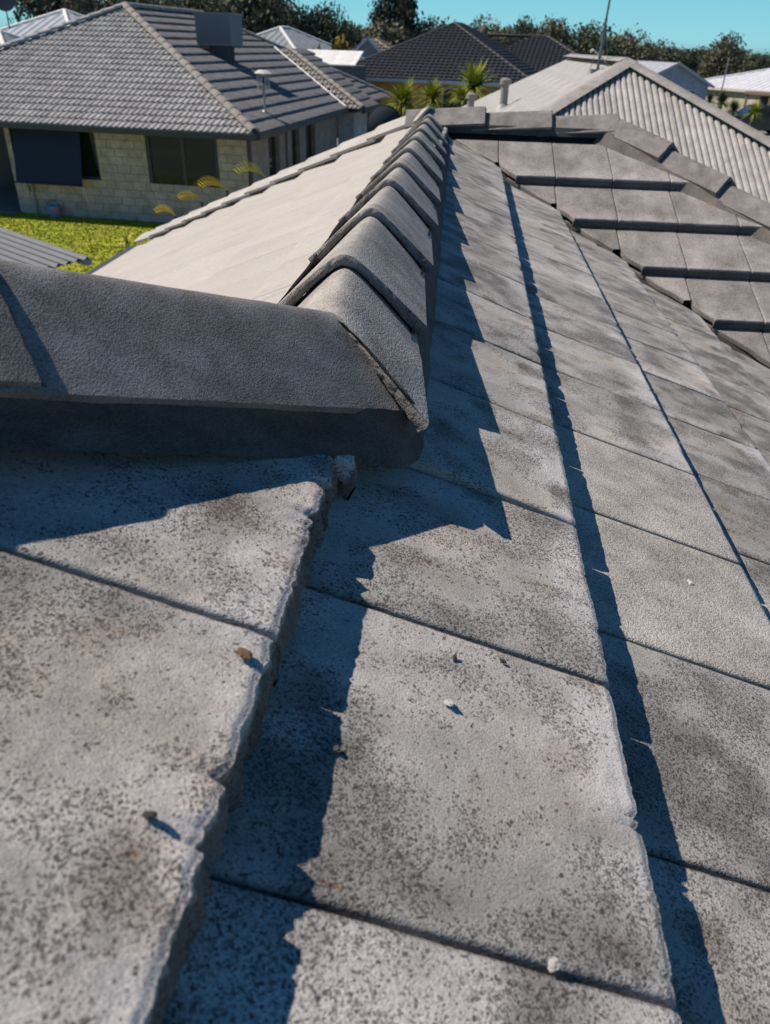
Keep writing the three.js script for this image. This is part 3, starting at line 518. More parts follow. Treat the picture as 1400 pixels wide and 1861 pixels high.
// ---------------------------------------------------------------- house to the right of the wing: pale sheet-metal hip roof
{
  const tr = Math.tan(R(26.5)), k = 4.0, A = V(2.87, .17, -13), ev = .17 - k * tr - GROUND, w = 2 * k, d = 20;
  const g = thing('sheet_roofed_house', 'house with pale beige ribbed sheet-metal hip roof directly behind the foreground roof', 'house', V(A.x + k, GROUND, A.z + k));
  const sm_ = mat({ rgb: [.46, .44, .41], map: patchMap, roughness: .55, vertexColors: true }), capM = mat({ rgb: [.42, .39, .355], roughness: .55, map: patchMap });
  const H = hipFaces(w, d, ev, 26.5), sh = { ...sheet, roll: .09, amp: .028, cellW: .9, prof: pan, per: 10 };
  for (const [f, n] of [[H.front, 'roof_sheet'], [face(V(0, ev, 0), V(0, 0, -1), V(-Math.cos(R(26.5)), Math.sin(R(26.5)), 0), H.L, 0, 14.4, k, 11.2), 'roof_sheet']]) for (const c of reliefCells(f, sh).flat()) mesh(n, c, sm_, g);
  // the left slope is close to a plain sheet with low ribs and lap lines
  const fl = face(V(-w, ev, -d), V(0, 0, 1), V(Math.cos(R(26.5)), Math.sin(R(26.5)), 0), H.L, 5.6, d, 8.8, d - k);
  for (const c of reliefCells(fl, { ...sheet, roll: .38, amp: .004, cellW: .76, prof: pan, per: 8 }).flat()) mesh('roof_sheet', c, sm_, g);
  const capStrip = (a, b, r) => { const d_ = b.clone().sub(a), s = V(-d_.z, 0, d_.x).normalize(); return gridGeo(4, 1, (i, j) => { const q = [-1, -.5, 0, .5, 1][i] * r, p = (j ? b : a).clone().addScaledVector(s, q).add(V(0, .085 - Math.abs(q) * .32, 0)); return [p.x, p.y, p.z, i * .06, j * 5]; }); };
  mesh('hip_capping', capStrip(V(-w, ev, 0), V(-k, H.top, -k), .17), capM, g); mesh('hip_capping', capStrip(V(0, ev, 0), V(-k, H.top, -k), .19), capM, g); mesh('ridge_capping', capStrip(V(-k, H.top, -k), V(-k, H.top, -d + 8.8), .17), capM, g);
  mesh('gutter', merge([box(-w - .1, .1, ev - .14, ev, .01, .12), box(-w - .12, -w - .01, ev - .14, ev, -14.4, 0), box(.01, .12, ev - .14, ev, -14.4, 0)]), capM, g);
  mesh('wall', box(-w + .5, -.5, 0, ev - .1, -13.4, -.5), M.cream, g);
  const grey = mat({ rgb: [.24, .225, .2], roughness: .6 });
  [[at(855, 200, 18.3), .38, 'shorter round flue pipe on the pale sheet roof, the left one'], [at(916, 182, 17), .4, 'round flue pipe with cap on the pale sheet roof, right one nearer the ridge']].forEach(([p, h, l]) => {
    const slopeY = A.y - (A.x - p.x) * tr, f = thing('flue_pipe', l, 'flue', V(p.x, slopeY, p.z), 0); mesh('pipe', cyl(V(0, -.05, 0), V(0, h, 0), .075, .075, 12), grey, f); mesh('cap', merge([cyl(V(0, h, 0), V(0, h + .08, 0), .105, .105, 12), cyl(V(0, h + .08, 0), V(0, h + .11, 0), .105, .05, 12)]), grey, f); mesh('flashing', cyl(V(0, -.08, 0), V(0, .06, 0), .2, .11, 12), capM, f);
  });
  // television aerial
  const ap = at(1088, 114, 15.2), y0 = A.y - (A.x - ap.x) * tr, an = thing('tv_antenna', 'tall television aerial mast on the ridge of the pale sheet roof', 'antenna', V(ap.x, y0, ap.z)), am = mat({ rgb: [.2, .2, .21], roughness: .45, metalness: .6 });
  mesh('mast', merge([cyl(V(0, -.1, 0), V(.02, .75, 0), .026, .024), cyl(V(.02, .75, 0), V(.045, 1.5, 0), .018, .016)]), am, an);
  mesh('boom', cyl(V(.12, 1.06, 0), V(-.82, 1.09, .1), .014, .014), am, an);
  for (let i = 0; i < 9; i++) { const x = .1 - i * .11; mesh('element', cyl(V(x, 1.07, -.22 + i * .012), V(x, 1.07, .3 - i * .012), .006, .006, 5), am, an); }
  mesh('dipole', merge([cyl(V(-.12, .3, 0), V(.14, .12, 0), .01, .01, 5), cyl(V(-.12, .3, 0), V(-.16, .27, .02), .02, .02, 5)]), M.white, an);
  mesh('stay', merge([cyl(V(.02, .7, 0), V(.16, .02, .12), .005, .005, 4), cyl(V(.02, .7, 0), V(-.16, -.06, .12), .005, .005, 4)]), am, an);
  mesh('base_plate', box(-.1, .1, -.06, .02, -.1, .1), am, an);
}

// ---------------------------------------------------------------- corrugated patio roof, lower left
{
  const p0 = at(158, 470, 8.6), g = thing('patio_roof', 'dark grey corrugated patio roof at the left edge above the lawn', 'roof', V(p0.x, GROUND, p0.z), R(0));
  const A = g.worldToLocal(p0.clone()), B = g.worldToLocal(at(-60, 378, 10.4)), m = mat({ rgb: [.062, .075, .092], map: patchMap, roughness: .55, vertexColors: true });
  const e = B.clone().sub(A).setY(0), L = e.length(); e.normalize(); const u = V(-e.z, 0, e.x); if (u.z < 0) u.negate(); u.y = -.06; u.normalize();
  const f = { O: A, e, u, n: V(0, 1, 0), smax: 5, lo: () => -.0, hi: () => L + 1 };
  // ribs run along the sheet's length, which lies across the picture
  const q = { O: A.clone(), e: u, u: e, n: V(0, 1, 0), smax: L + 2, lo: () => 0, hi: () => 3.0 };
  for (const c of reliefCells(q, { ...sheet, roll: .12, amp: .03, cellW: .72, prof: corr, per: 8 }).flat()) mesh('roof_sheet', c, m, g);
  const tip = s => A.clone().addScaledVector(e, s);
  mesh('fascia', merge([cyl(tip(-.02).add(V(0, -.03, 0)), tip(L + 2).add(V(0, -.03, 0)), .05, .05)]), mat({ rgb: [.26, .28, .31], roughness: .5 }), g);
  mesh('post', merge([cyl(tip(.3).addScaledVector(u, .3).setY(0), tip(.3).addScaledVector(u, .3), .045, .045)]), M.trim, g);
}

// ---------------------------------------------------------------- black-tiled house in the middle distance
function simpleHouse(name, label, pos, rot, o) {
  const g = thing(name, label, 'house', pos, R(rot), o.group), H = hipFaces(o.w, o.d, o.ev, o.pitch), rm = mat({ rgb: o.roof, map: patchMap, vertexColors: true, roughness: o.rough ?? .75 });
  const opt = o.tile ? { course: .34, roll: .3, amp: .06, lip: .085, cellW: 99, prof: corr, per: 5, vary: .12, uneven: 0, ...(o.tile === true ? {} : o.tile) } : { ...sheet, roll: .5, amp: .05, cellW: 99, prof: t => t < .12 ? 1 : 0, per: 10 };
  for (const k of ['front', 'right', 'back', 'left']) {
    const rows = reliefCells(H[k], { ...opt, seed: 3 });
    if (o.tile) rows.forEach(r => r.length && mesh('tile_course', merge(r), rm, g)); else mesh('roof_sheet', merge(rows.flat()), rm, g);
  }
  const k = H.k, cm = mat({ rgb: o.cap ?? o.roof, roughness: .7 }), lap = (a, b) => mesh('hip_cap', cyl(a, b, .11, .11, 6), cm, g), t1 = V(-k, H.top, -k), t2 = o.w >= o.d ? V(-o.w + k, H.top, -k) : V(-k, H.top, -o.d + k), e = o.ev;
  lap(V(0, e, 0), t1); lap(V(-o.w, e, 0), o.w >= o.d ? t2 : t1); lap(V(0, e, -o.d), o.w >= o.d ? t1 : t2); lap(V(-o.w, e, -o.d), t2); if (t1.distanceTo(t2) > .1) mesh('ridge_cap', cyl(t1, t2, .11, .11, 6), cm, g);
  mesh('gutter', merge([box(-o.w - .08, .08, e - .16, e + .01, .0, .12), box(-o.w - .08, .08, e - .16, e + .01, -o.d - .12, -o.d), box(0, .12, e - .16, e + .01, -o.d, 0), box(-o.w - .12, -o.w, e - .16, e + .01, -o.d, 0)]), mat({ rgb: o.gutter ?? [.6, .6, .6], roughness: .5 }), g);
  const wm = mat({ rgb: o.wall, map: patchMap }); const q_ = o.inset ?? .5; mesh('wall', box(-o.w + q_, -q_, 0, e - .17, -o.d + q_, -q_), wm, g);
  const gl = mat({ rgb: [.03, .04, .045], roughness: .1 });
  (o.wins ?? []).forEach(([x0, x1, y0, y1, c]) => { const wn = mesh('window', merge([box(x0 - .07, x1 + .07, y1, y1 + .07, -.5, -.44), box(x0 - .07, x1 + .07, y0 - .07, y0, -.5, -.44), box(x0 - .07, x0, y0, y1, -.5, -.44), box(x1, x1 + .07, y0, y1, -.5, -.44)]), mat({ rgb: o.frame ?? [.7, .7, .68] }), g); mesh('pane', box(x0, x1, y0, y1, -.498, -.48), c ? mat({ rgb: c, roughness: .2 }) : gl, wn); });
  return { g, H, rm, cm };
}
{
  const { g, rm, cm } = simpleHouse('black_tiled_house', 'house with near-black tiled hip roof, white gutter and orange brick, centre distance', V(4.66, GROUND, -48), -12, { w: 12.5, d: 15, ev: 2.72, pitch: 25, tile: true, roof: [.028, .031, .047], cap: [.03, .03, .036], wall: [.80, .46, .15], gutter: [.55, .57, .6], wins: [[-11.2, -10.0, 1.2, 2.4, [.3, .5, .42]], [-5.4, -3.9, .6, 2.3], [-2.6, -1.2, 1, 2.3]], frame: [.5, .62, .5] });
  const H = hipFaces(14, 13, 2.72, 24), o = { course: .34, roll: .3, amp: .06, lip: .085, cellW: 99, prof: corr, per: 5, vary: .12, uneven: 0 };
  for (const k of ['front', 'right']) for (const r of reliefCells(H[k], { ...o, seed: 12 })) if (r.length) { const q = mesh('tile_course', merge(r), rm, g); q.position.set(5.6, -.5, -4.2); }
  const a = mesh('hip_cap', cyl(V(0, 2.75, 0), V(-H.k, H.top + .03, -H.k), .11, .11, 6), cm, g); a.position.set(5.6, -.5, -4.2); const b = mesh('ridge_cap', cyl(V(-H.k, H.top + .03, -H.k), V(-10.5, H.top + .03, -H.k), .11, .11, 6), cm, g); b.position.set(5.6, -.5, -4.2);
  mesh('wall', box(-1, 5, 0, 2.0, -14, -4.9), mat({ rgb: [.80, .46, .15], map: patchMap }), g);
}
// pinkish brown roof between the parapet and the black house
simpleHouse('brown_tiled_house', 'small brown-pink tiled roof peeping over the left end of the black roof', at(770, 112, 60).setY(GROUND), -8, { w: 9, d: 10, ev: 2.85, pitch: 22, tile: { course: .5, roll: .3 }, roof: [.20, .165, .135], wall: [.33, .22, .14] });
// flat white parapet building
{ const p = at(578, 130, 46), g = thing('flat_roofed_garage', 'flat-roofed garage with long white fascia beyond the grey tiled roof', 'garage', V(p.x, GROUND, p.z), R(-4));
  mesh('roof_edge', fix(boxUV(new THREE.BoxGeometry(4.5, .06, 2.6).rotateX(R(14)).translate(-.25, 3.72, -1.3))), M.white, g); mesh('wall', box(-2.5, 1.9, 0, 3.36, -4, -.12), mat({ rgb: [.16, .165, .16], map: patchMap }), g); mesh('roof_deck', box(-2.4, 1.9, 3.3, 3.36, -4, -2.7), mat({ rgb: [.4, .4, .4] }), g); }
const gable = (name, label, p, rot, w, d, ev, rise, wall, roofc, extra) => {  // gable end towards the camera
  const g = thing(name, label, 'house', V(p.x, GROUND, p.z), R(rot)), wm = mat({ rgb: wall, map: patchMap }), rm = mat({ rgb: roofc, map: patchMap, roughness: .5, vertexColors: true });
  mesh('wall', box(-w / 2, w / 2, 0, ev, -d, 0), wm, g);
  mesh('gable', fix(boxUV(new THREE.ExtrudeGeometry(new THREE.Shape([[-w / 2, ev], [w / 2, ev], [0, ev + rise]].map(a => new THREE.Vector2(...a))), { depth: .2, bevelEnabled: false }).translate(0, 0, -.2))), wm, g);
  const L = Math.hypot(w / 2 + .3, rise * (w / 2 + .3) / (w / 2)), a = Math.atan2(rise, w / 2);
  for (const s of [-1, 1]) { const O = V(s * (w / 2 + .3), ev - .3 * rise / (w / 2) + .03, s < 0 ? -d : .3); const f = face(O, V(0, 0, s < 0 ? 1 : -1), V(-s * Math.cos(a), Math.sin(a), 0), L, 0, d + .3, 0, d + .3); mesh('roof_sheet', merge(reliefCells(f, { ...sheet, roll: .45, amp: .04, cellW: 99, prof: t => t < .14 ? 1 : 0, per: 8 }).flat()), rm, g); }
  mesh('barge_board', merge([-1, 1].map(s => { const q = new THREE.BoxGeometry(L, .16, .05).rotateZ(-s * a).translate(s * (w / 4 + .15), ev + rise / 2 - .06, .3); return fix(q); })), mat({ rgb: [.5, .5, .52] }), g);
  extra?.(g); return g;
};
gable('white_gabled_house', 'grey-white gabled wall rising beside yellow bushes, left of the black roof', at(668, 128, 62), 0, 3.6, 9, 3.0, 1.7, [.30, .32, .36], [.6, .62, .64]);
gable('white_roofed_house', 'small white roof behind the yellow bushes and the dark hedge', at(622, 118, 66), -12, 3.4, 8, 2.9, 1.6, [.5, .5, .5], [.8, .8, .78]);
simpleHouse('grey_sheet_house', 'house with blue-grey ribbed sheet roof just right of the rooftop cooler', at(565, 128, 50).setY(GROUND), -20, { w: 10, d: 11, ev: 2.9, pitch: 24, roof: [.26, .29, .32], cap: [.6, .6, .6], wall: [.5, .5, .5] });
simpleHouse('white_sheet_house', 'house with bright white sheet roof behind the blue-grey sheet roof', at(590, 112, 64).setY(GROUND), -24, { w: 11, d: 10, ev: 3.1, pitch: 21, roof: [.75, .74, .70], wall: [.7, .7, .68] });
simpleHouse('pale_blue_roofed_house', 'house with pale blue-grey sheet roof and satellite dish, top left corner', at(150, 108, 38).setY(GROUND), -18, { w: 13, d: 13, ev: 2.7, pitch: 23, roof: [.40, .45, .50], cap: [.72, .70, .66], wall: [.5, .5, .5] });
simpleHouse('grey_blue_roofed_house', 'low blue-grey sheet roof at the far left edge below the pale one', at(28, 122, 31).setY(GROUND), -14, { w: 9, d: 9, ev: 2.6, pitch: 22, roof: [.2, .235, .27], cap: [.74, .70, .64], wall: [.5, .5, .5] });
simpleHouse('slate_roofed_house', 'house with slate blue sheet roof behind the top left roofs', at(255, 62, 62).setY(GROUND), -10, { w: 14, d: 10, ev: 3.2, pitch: 20, roof: [.22, .26, .31], wall: [.5, .5, .5] });
gable('pale_blue_gabled_house', 'white house with shaded gable and grey-blue roof beyond the ribbed roof, right', at(1222, 162, 62), 14, 5.4, 11, 2.6, 1.25, [.50, .54, .62], [.44, .47, .53], g => { for (const [x, w] of [[-.6, .7], [1.2, .5]]) { const wn = mesh('window', merge([box(x - w - .08, x + w + .08, .9, 1.0, -.02, .06), box(x - w - .08, x + w + .08, 2.2, 2.3, -.02, .06), box(x - w - .08, x - w, 1, 2.2, -.02, .06), box(x + w, x + w + .08, 1, 2.2, -.02, .06)]), M.white, g); mesh('pane', box(x - w, x + w, 1, 2.2, -.01, .03), mat({ rgb: [.03, .035, .04], roughness: .1 }), wn); } });
gable('far_white_house', 'little white house beneath the lone gum tree', at(1280, 130, 120), 10, 6, 8, 2.6, 1.2, [.75, .75, .72], [.8, .8, .78]);
{ const p = at(1412, 188, 62), r = simpleHouse('cream_walled_house', 'cream rendered house with white hip roof at the right edge', V(p.x, GROUND, p.z), -55, { w: 9.2, d: 10, ev: 2.35, pitch: 15, inset: .12, roof: [.70, .72, .76], cap: [.45, .47, .52], wall: [.66, .60, .45], gutter: [.6, .58, .5] });
  mesh('garden_wall', box(-12.2, -9.0, 0, 1.7, -.7, -.5), mat({ rgb: [.66, .60, .45], map: patchMap }), r.g); mesh('carport', merge([box(-1.6, .6, 2.15, 2.32, -.08, 1.6), box(-1.5, -1.38, 0, 2.15, 1.4, 1.52), box(.4, .52, 0, 2.15, 1.4, 1.52)]), mat({ rgb: [.2, .16, .11] }), r.g); mesh('garage_opening', box(-1.5, -.2, 0, 2.0, -.13, -.09), mat({ rgb: [.08, .075, .07] }), r.g); }
gable('dark_roofed_house', 'low roof with pale ridge on the skyline behind the black house', at(985, 96, 80), -30, 6, 9, 3.9, .9, [.5, .45, .36], [.8, .8, .76]);
simpleHouse('maroon_tiled_house', 'dull maroon tiled roof low behind the right end of the black roof', at(1060, 96, 74).setY(GROUND), -8, { w: 10, d: 9, ev: 3.2, pitch: 15, tile: true, roof: [.10, .06, .055], wall: [.4, .3, .2] });
// cream fence, dish, road
{ const p = at(690, 200, 36), g = thing('boundary_wall', 'cream rendered boundary wall below the black-tiled house', 'wall', V(p.x, GROUND, p.z), R(-8)); mesh('wall_panel', box(-1.6, 4.6, 0, 1.7, -.1, .1), mat({ rgb: [.78, .73, .65], map: patchMap }), g); mesh('coping', box(-1.65, 4.65, 1.7, 1.78, -.13, .13), mat({ rgb: [.50, .46, .38] }), g); }
function dish(label, pos, r, rot, rgb, tilt, poleL, grp) {
  const g = thing('satellite_dish', label, 'satellite dish', pos, rot, grp), m = mat({ rgb, roughness: .85 }), b = new THREE.SphereGeometry(r * 1.9, 24, 8, 0, Math.PI * 2, 0, Math.asin(1 / 1.9)).translate(0, -r * 1.9 * Math.cos(Math.asin(1 / 1.9)), 0);
  mesh('reflector', merge([b, fix(new THREE.TorusGeometry(r, r * .025, 6, 28).rotateX(Math.PI / 2))].map(q => fix(q).rotateX(tilt).translate(0, poleL, 0))), m, g); mesh('mount_pole', cyl(V(0, -.2, 0), V(0, poleL, -.05), r * .07, r * .06), m, g); mesh('feed_arm', cyl(V(0, poleL - r * .6, .0), V(0, poleL - r * .1, -Math.sign(Math.cos(tilt)) * r * .9), r * .03, r * .03), m, g); return g;
}
dish('round dark blue-green satellite dish standing between the two neighbouring houses', at(690, 256, 27).add(V(.15, -.4, 0)), .56, R(8), [.012, .026, .036], 1.35, .88);
dish('dark satellite dish on a leg on the pale blue roof, top left', at(14, 34, 34.5).add(V(0, -.15, 0)), .38, R(20), [.07, .08, .09], 1.2, .75);
struct(mesh('road', fix(boxUV(new THREE.PlaneGeometry(60, 6).rotateX(-Math.PI / 2).rotateY(.25), .3)), mat({ rgb: [.32, .30, .28], map: patchMap }))).position.set(38, GROUND + .004, -60);
struct(mesh('verge', fix(boxUV(new THREE.PlaneGeometry(40, 5).rotateX(-Math.PI / 2).rotateY(.25), .3)), mat({ rgb: [.17, .19, .03], map: patchMap }))).position.set(38, GROUND + .008, -67);
{ const b = at(1306, 190, 60), t_ = at(1322, 108, 60), g = thing('street_pole', 'slim grey street pole in front of the cream house', 'pole', V(b.x, GROUND, b.z)); const h = t_.y - GROUND; mesh('pole', cyl(V(0, 0, 0), V(0, h, 0), .055, .04), mat({ rgb: [.3, .3, .3], metalness: .4, roughness: .5 }), g); mesh('pole_cap', cyl(V(0, h, 0), V(0, h + .1, 0), .06, .02), mat({ rgb: [.3, .3, .3] }), g); }
// parked car
{ const p = at(1372, 200, 58), g = thing('parked_car', 'dark blue parked car at the right edge beside the cream house', 'car', V(p.x + .3, GROUND, p.z), R(4)), paint = new THREE.MeshPhysicalMaterial({ color: 0x0b1626, roughness: .35, clearcoat: 1, clearcoatRoughness: .08 });
  const s = new THREE.Shape(); s.moveTo(-2.2, .35); s.lineTo(-2.25, .85); s.quadraticCurveTo(-2.1, 1.02, -1.3, 1.06); s.lineTo(1.9, 1.08); s.quadraticCurveTo(2.25, 1.05, 2.3, .7); s.lineTo(2.25, .35); s.lineTo(1.75, .35); s.absarc(1.38, .36, .38, 0, Math.PI, false); s.lineTo(-.98, .35); s.absarc(-1.36, .36, .38, 0, Math.PI, false); s.lineTo(-2.2, .35);
  mesh('body', fix(boxUV(new THREE.ExtrudeGeometry(s, { depth: 1.6, bevelEnabled: true, bevelThickness: .1, bevelSize: .08, bevelSegments: 3 }).translate(0, 0, -.8))), paint, g);
  const c = new THREE.Shape(); c.moveTo(-1.35, 1.06); c.lineTo(-.55, 1.62); c.quadraticCurveTo(.4, 1.72, 1.3, 1.62); c.lineTo(1.95, 1.08); mesh('cabin', fix(boxUV(new THREE.ExtrudeGeometry(c, { depth: 1.3, bevelEnabled: true, bevelThickness: .08, bevelSize: .05, bevelSegments: 2 }).translate(0, 0, -.65))), paint, g);
  const gl = mat({ rgb: [.02, .025, .03], roughness: .05 }); mesh('window', merge([box(-.85, .2, 1.15, 1.52, .72, .745), box(.28, 1.25, 1.15, 1.52, .72, .745)]), gl, g);
  for (const x of [-1.36, 1.38]) for (const z of [-.78, .78]) { const wv = mesh('wheel', fix(new THREE.TorusGeometry(.24, .1, 8, 18).translate(x, .34, z)), mat({ rgb: [.02, .02, .02] }), g); mesh('rim', fix(new THREE.CylinderGeometry(.17, .17, .12, 10).rotateX(Math.PI / 2).translate(x, .34, z)), mat({ rgb: [.4, .4, .4], metalness: .7, roughness: .4 }), wv); }
  mesh('headlight', box(-2.3, -2.2, .75, .88, .4, .75), mat({ rgb: [.6, .6, .6], roughness: .1 }), g); mesh('headlight', box(-2.3, -2.2, .75, .88, -.75, -.4), mat({ rgb: [.6, .6, .6], roughness: .1 }), g); }

// ---------------------------------------------------------------- plants
const leafMat = (rgb, t = .25) => new THREE.MeshPhysicalMaterial({ color: new THREE.Color().setRGB(...rgb), roughness: .9, vertexColors: true, side: THREE.DoubleSide });
function crownGeo(seed, o = {}) {  // unit crown: x,z in -.5 .. .5, y 0 .. 1; leaf-clump faces through several lobes
  const r = rng(seed), P = [], I = [], Cc = [], lobes = [], n = o.n ?? 3000, top = o.top ?? 1;
  const L = o.lobes ?? 15; for (let i = 0; i < L; i++) { const a = r() * 6.283, q = Math.sqrt(r()) * .34, y = .22 + r() * .6 * (1 - q * .7); lobes.push([Math.cos(a) * q, y, Math.sin(a) * q, .13 + r() * .13, .7 + .3 * r()]); }
  for (let i = 0; i < n; i++) {
    const l = lobes[Math.floor(r() * L)], u = r() * 2 - 1, a = r() * 6.283, d = Math.pow(r(), .45) * l[3] * (1 + .5 * (r() * r())), s = Math.sqrt(1 - u * u), x = l[0] + Math.cos(a) * s * d, y = l[1] + u * d * .8, z = l[2] + Math.sin(a) * s * d;
    const k = (o.leaf ?? .03) * (.5 + r()), A = V(r() - .5, r() - .5, r() - .5).normalize(), B = V(r() - .5, r() - .5, r() - .5).cross(A).normalize(), b = P.length / 3, t = l[4] * (.7 + .3 * r());
    for (const [p, q] of [[-1, 0], [0, -.55], [1, 0], [0, .55]]) { P.push(x + (A.x * p + B.x * q) * k, y + (A.y * p + B.y * q) * k, z + (A.z * p + B.z * q) * k); Cc.push(t, t, t); }
    I.push(b, b + 1, b + 2, b, b + 2, b + 3);
  }
  const g = new THREE.BufferGeometry(); g.setAttribute('position', new THREE.Float32BufferAttribute(P, 3)); g.setAttribute('color', new THREE.Float32BufferAttribute(Cc, 3)); g.setIndex(I); g.computeVertexNormals(); return fix(g);
}
const crowns = [1, 2, 3, 4, 5].map(s => crownGeo(200 + s, { n: 10000, leaf: .020, lobes: 20 })), crownsThin = [1, 2, 3].map(s => crownGeo(300 + s, { n: 3600, leaf: .019, lobes: 9 })), bushes = [1, 2, 3].map(s => crownGeo(330 + s, { n: 1400, leaf: .045, lobes: 8 }));
const trunkGeo = (seed) => { const r = rng(seed), l = [cyl(V(0, 0, 0), V(.01, .42, 0), .03, .02, 6)]; for (let i = 0; i < 5; i++) { const a = i * 1.3 + r(), q = .15 + r() * .16; l.push(cyl(V(.01, .3 + r() * .12, 0), V(Math.cos(a) * q, .6 + r() * .2, Math.sin(a) * q), .014, .005, 5)); } return merge(l); };
const trunks = [1, 2, 3].map(trunkGeo), barkM = mat({ rgb: [.10, .085, .07] });
const leafs = { dark: leafMat([.085, .105, .058]), olive: leafMat([.21, .205, .13]), green: leafMat([.13, .155, .08]), brown: leafMat([.20, .185, .115]), gold: leafMat([.30, .22, .04]), black: leafMat([.042, .055, .034]) };
function tree(label, px, topY, wPx, dist, kind, v, o = {}) {
  const t_ = at(px, topY, dist), h = t_.y - GROUND, wd = wPx / 1365 * dist, g = thing(o.name ?? 'tree', label, o.cat ?? 'tree', V(t_.x, GROUND, t_.z), v * 1.9, o.group);
  const cs = o.thin ? crownsThin : o.bush ? bushes : crowns, c = mesh('crown', cs[v % cs.length], leafs[kind], g); c.scale.set(wd * 1.25, h * (o.bush ? 1.12 : 1.06), wd * 1.25);
  if (!o.bush) { const k = mesh('trunk', trunks[v % 3], barkM, g); k.scale.set(h * .8, h * .95, h * .8); }
  else { const k = mesh('stem', trunks[v % 3], barkM, g); k.scale.set(h * .5, h * .7, h * .5); }
  return g;
}
[
  ['dense dark green tree at the top left, behind the pale blue roof', 95, -60, 140, 70, 'dark', 0], ['dark tree with bronze foliage left of the small notch of sky', 145, -50, 90, 68, 'brown', 1], ['tree just right of the small notch of sky at top left', 228, -40, 100, 74, 'olive', 2],
  ['broad dark tree above the ridge end of the grey tiled roof', 290, -70, 130, 72, 'dark', 3], ['tall grey-green tree behind the rooftop cooler', 395, -80, 150, 66, 'olive', 4], ['broad grey-green tree right of the rooftop cooler', 480, -50, 120, 66, 'olive', 0],
  ['very dark tree leaning over the white sheet roof', 548, 0, 90, 64, 'black', 1], ['dark pointed tree beside the open sky, above the yellow bushes', 602, -14, 86, 66, 'dark', 2], ['low hedge-like tree under the gap of open sky', 655, 34, 100, 78, 'green', 3],
  ['tallest tree on the skyline with an open crown', 728, -50, 74, 74, 'black', 4], ['wide olive tree around the foot of the tallest tree', 712, 26, 120, 72, 'olive', 0], ['olive tree just right of the tallest tree', 785, 22, 84, 74, 'olive', 1],
  ['thin airy tree left of the black roof peak', 832, 28, 74, 80, 'olive', 2, { thin: true }], ['rounded olive tree above the black roof peak', 895, 12, 90, 74, 'olive', 3], ['dark rounded tree above the right part of the black roof', 950, 28, 64, 78, 'green', 4],
  ['olive-brown tree left of the aerial mast', 1012, 22, 84, 76, 'brown', 0], ['wide dark tree behind the aerial mast', 1078, 32, 110, 76, 'green', 1], ['dark brown-topped tree right of the aerial mast', 1152, 40, 84, 78, 'brown', 2],
  ['dark tree behind the pale gabled house', 1225, 62, 84, 84, 'dark', 3], ['low dark tree far off on the right', 1270, 84, 70, 110, 'dark', 4], ['lone rounded gum tree at the right against the sky', 1328, 52, 66, 88, 'brown', 1], ['distant low tree at the right edge of the skyline', 1385, 88, 60, 130, 'dark', 2], ['small distant tree between the gum and the right edge', 1358, 96, 44, 120, 'green', 3],
].forEach(a => tree(...a));
// dark growth that closes the gaps under the crowns
[[60, 60, 190, 82], [240, 40, 220, 84], [430, 45, 210, 82], [570, 52, 150, 82], [700, 62, 190, 88], [850, 72, 190, 90], [1000, 78, 190, 90], [1130, 84, 170, 92], [1235, 96, 140, 100]].forEach((a, i) => tree('low dark scrub closing the gap beneath the skyline trees, ' + ['far left', 'left, above the tiled ridge', 'behind the cooler', 'behind the white sheet roof', 'under the tallest tree', 'behind the black roof peak', 'left of the aerial', 'right of the aerial', 'behind the pale gabled house'][i], a[0], a[1], a[2], a[3], 'black', i, { name: 'scrub', cat: 'scrub' }));
{ // far belt of woodland along the horizon
  const l = [], r = rng(55), P0 = bushes; for (let i = 0; i < 46; i++) { const px = -150 + i * 38, t_ = at(px, 96 - (1400 - px) * .033 - r() * 10, 190), h = t_.y - GROUND; l.push(bushes[i % 3].clone().scale(14, h * 1.1, 9).translate(t_.x, GROUND, t_.z)); }
  stuff(tag(mesh('woodland', merge(l), leafs.dark), 'far belt of dark woodland along the horizon', 'woodland')); }
tree('round golden-yellow bush in front of the white gabled roof', 622, 58, 52, 56, 'gold', 0, { bush: true, name: 'bush', cat: 'bush' }); tree('low golden bush behind the white parapet, left one', 568, 82, 44, 52, 'gold', 1, { bush: true, name: 'bush', cat: 'bush' }); tree('dark purple-brown shrub between the two golden bushes', 578, 70, 26, 53, 'brown', 2, { bush: true, name: 'bush', cat: 'bush' });
function blades(seed, n, len, wid, o = {}) {  // rosette of arching pointed leaves
  const r = rng(seed), l = [];
  for (let i = 0; i < n; i++) {
    const a = r() * 6.283, up = (o.lo ?? -.3) + r() * (1.35 - (o.lo ?? -.3)), L = len * (.7 + .5 * r()), k = .75 + .25 * r(), sag = .25 + .35 * r();
    l.push(gridGeo(1, 4, (u, v) => { const t = v / 4, d = L * t, y = Math.sin(up) * d - sag * t * t * L * .6, x = Math.cos(up) * d, w = wid * (1 - t * .96) * (u - .5); return [Math.cos(a) * x - Math.sin(a) * w, (o.y ?? 0) + y, Math.sin(a) * x + Math.cos(a) * w]; }, () => [k, k, k * .9]));
  }
  return merge(l);
}
const yG = [1, 2, 3].map(s => blades(s, 300, 1.5, .125)), yM = leafMat([.30, .34, .03]), yD = leafMat([.05, .075, .02]);
function yucca(label, px, py, dist, r, m, v, grp) { const c = at(px, py, dist), g = thing('cordyline', label, 'plant', V(c.x, GROUND, c.z), v, grp); const k = mesh('leaves', yG[v % 3], m, g); k.scale.setScalar(r); k.position.y = c.y - GROUND; mesh('stem', cyl(V(0, 0, 0), V(0, c.y - GROUND, 0), .09, .07), barkM, g); }
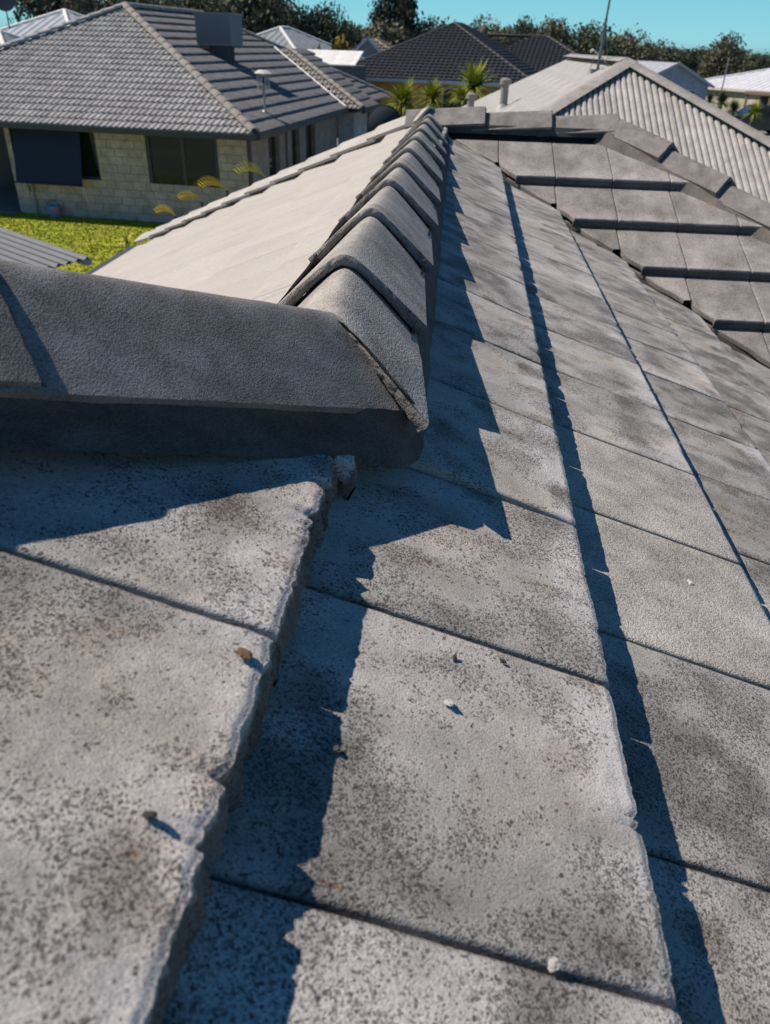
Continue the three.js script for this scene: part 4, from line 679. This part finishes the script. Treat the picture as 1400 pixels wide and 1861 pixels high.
yucca('spiky yellow-green cordyline nearest the round dish', 733, 186, 34, .72, yM, 0); yucca('spiky cordyline in the middle of three by the boundary wall', 786, 180, 36, .66, yM, 1); yucca('tallest spiky cordyline next to the two flue pipes', 862, 158, 36, .86, yM, 2);
yucca('small yellow spiky plant low beside the tallest cordyline', 838, 178, 33, .4, yM, 0); yucca('dark cordyline right of the ribbed roof, left of the pair', 1312, 186, 40, .42, yD, 1); yucca('dark cordyline right of the ribbed roof, lower of the pair', 1334, 200, 38, .38, yD, 2); yucca('green cordyline with a bare stem near the road, right edge', 1370, 205, 36, .36, yM, 1); yucca('small dark cordyline just showing above the ribbed roof edge', 1290, 182, 42, .28, yD, 0);
function frond(px, py, dist, L, dir, label, m, lean = .5) {   // feather palm frond: a comb of leaflets along an arching rib
  const c = at(px, py, dist), g = thing('palm', label, 'palm', V(c.x, GROUND, c.z)), l = [], y0 = c.y - GROUND - L * .2;
  for (const [a, len, lift] of [[dir, L, lean]]) {
    const pt = t => V(Math.cos(a) * len * t * .95, y0 + len * (lift * t * 1.2 - .55 * t * t), Math.sin(a) * len * t * .95), rib = []; for (let i = 0; i <= 6; i++) rib.push(pt(i / 6)); l.push(tube(rib, .011, 4));
    for (let i = 1; i <= 9; i++) for (const s of [-1, 1]) {
      const t = i / 9, p = pt(t), T_ = pt(Math.min(1, t + .05)).sub(pt(t - .05)).normalize(), q = len * .75 * (1 - .6 * Math.abs(t - .5)), out = V(-Math.sin(a) * s, 0, Math.cos(a) * s), d = T_.clone().multiplyScalar(.55).add(V(0, .75, 0)).addScaledVector(out, .45).normalize().multiplyScalar(q), w = T_.clone().multiplyScalar(.017);
      l.push(gridGeo(1, 4, (u, v) => { const k = v / 4, e = p.clone().addScaledVector(d, k).addScaledVector(w, (u - .5) * 2 * (1 - k * .85)); e.y -= k * k * q * .35; return [e.x, e.y, e.z]; }, () => { const k = .7 + .3 * hash(i, s + 3, 3); return [k, k, k]; }));
    }
  }
  mesh('fronds', merge(l), m, g); mesh('stem', cyl(V(0, 0, 0), V(0, y0, 0), .05, .03), barkM, g);
}
const pM = leafMat([.42, .32, .02]), pG = leafMat([.30, .30, .03]);
frond(318, 384, 15.5, .42, 3.3, 'yellow palm frond nearest the lawn, peeping over the roof hip', pM); frond(366, 358, 16, .42, 3.0, 'yellow palm frond second from the lawn, with orange tip', pM); frond(412, 335, 16.5, .55, 3.1, 'yellow palm frond below the block house window', pM); frond(482, 310, 18, .66, 3.2, 'greener palm frond by the corner of the block house', pG);
{ const c = at(228, 436, 12.5), g = thing('lime_shrub', 'small lime-yellow seedling against the lawn beside the roof edge', 'plant', V(c.x, GROUND, c.z)); const k = mesh('leaves', blades(9, 26, .22, .06, { lo: .0 }), leafMat([.55, .52, .10]), g); k.position.y = c.y - GROUND - .05; mesh('stem', cyl(V(0, 0, 0), V(0, c.y - GROUND, 0), .02, .012), barkM, g); }

renderer.render(scene, camera);
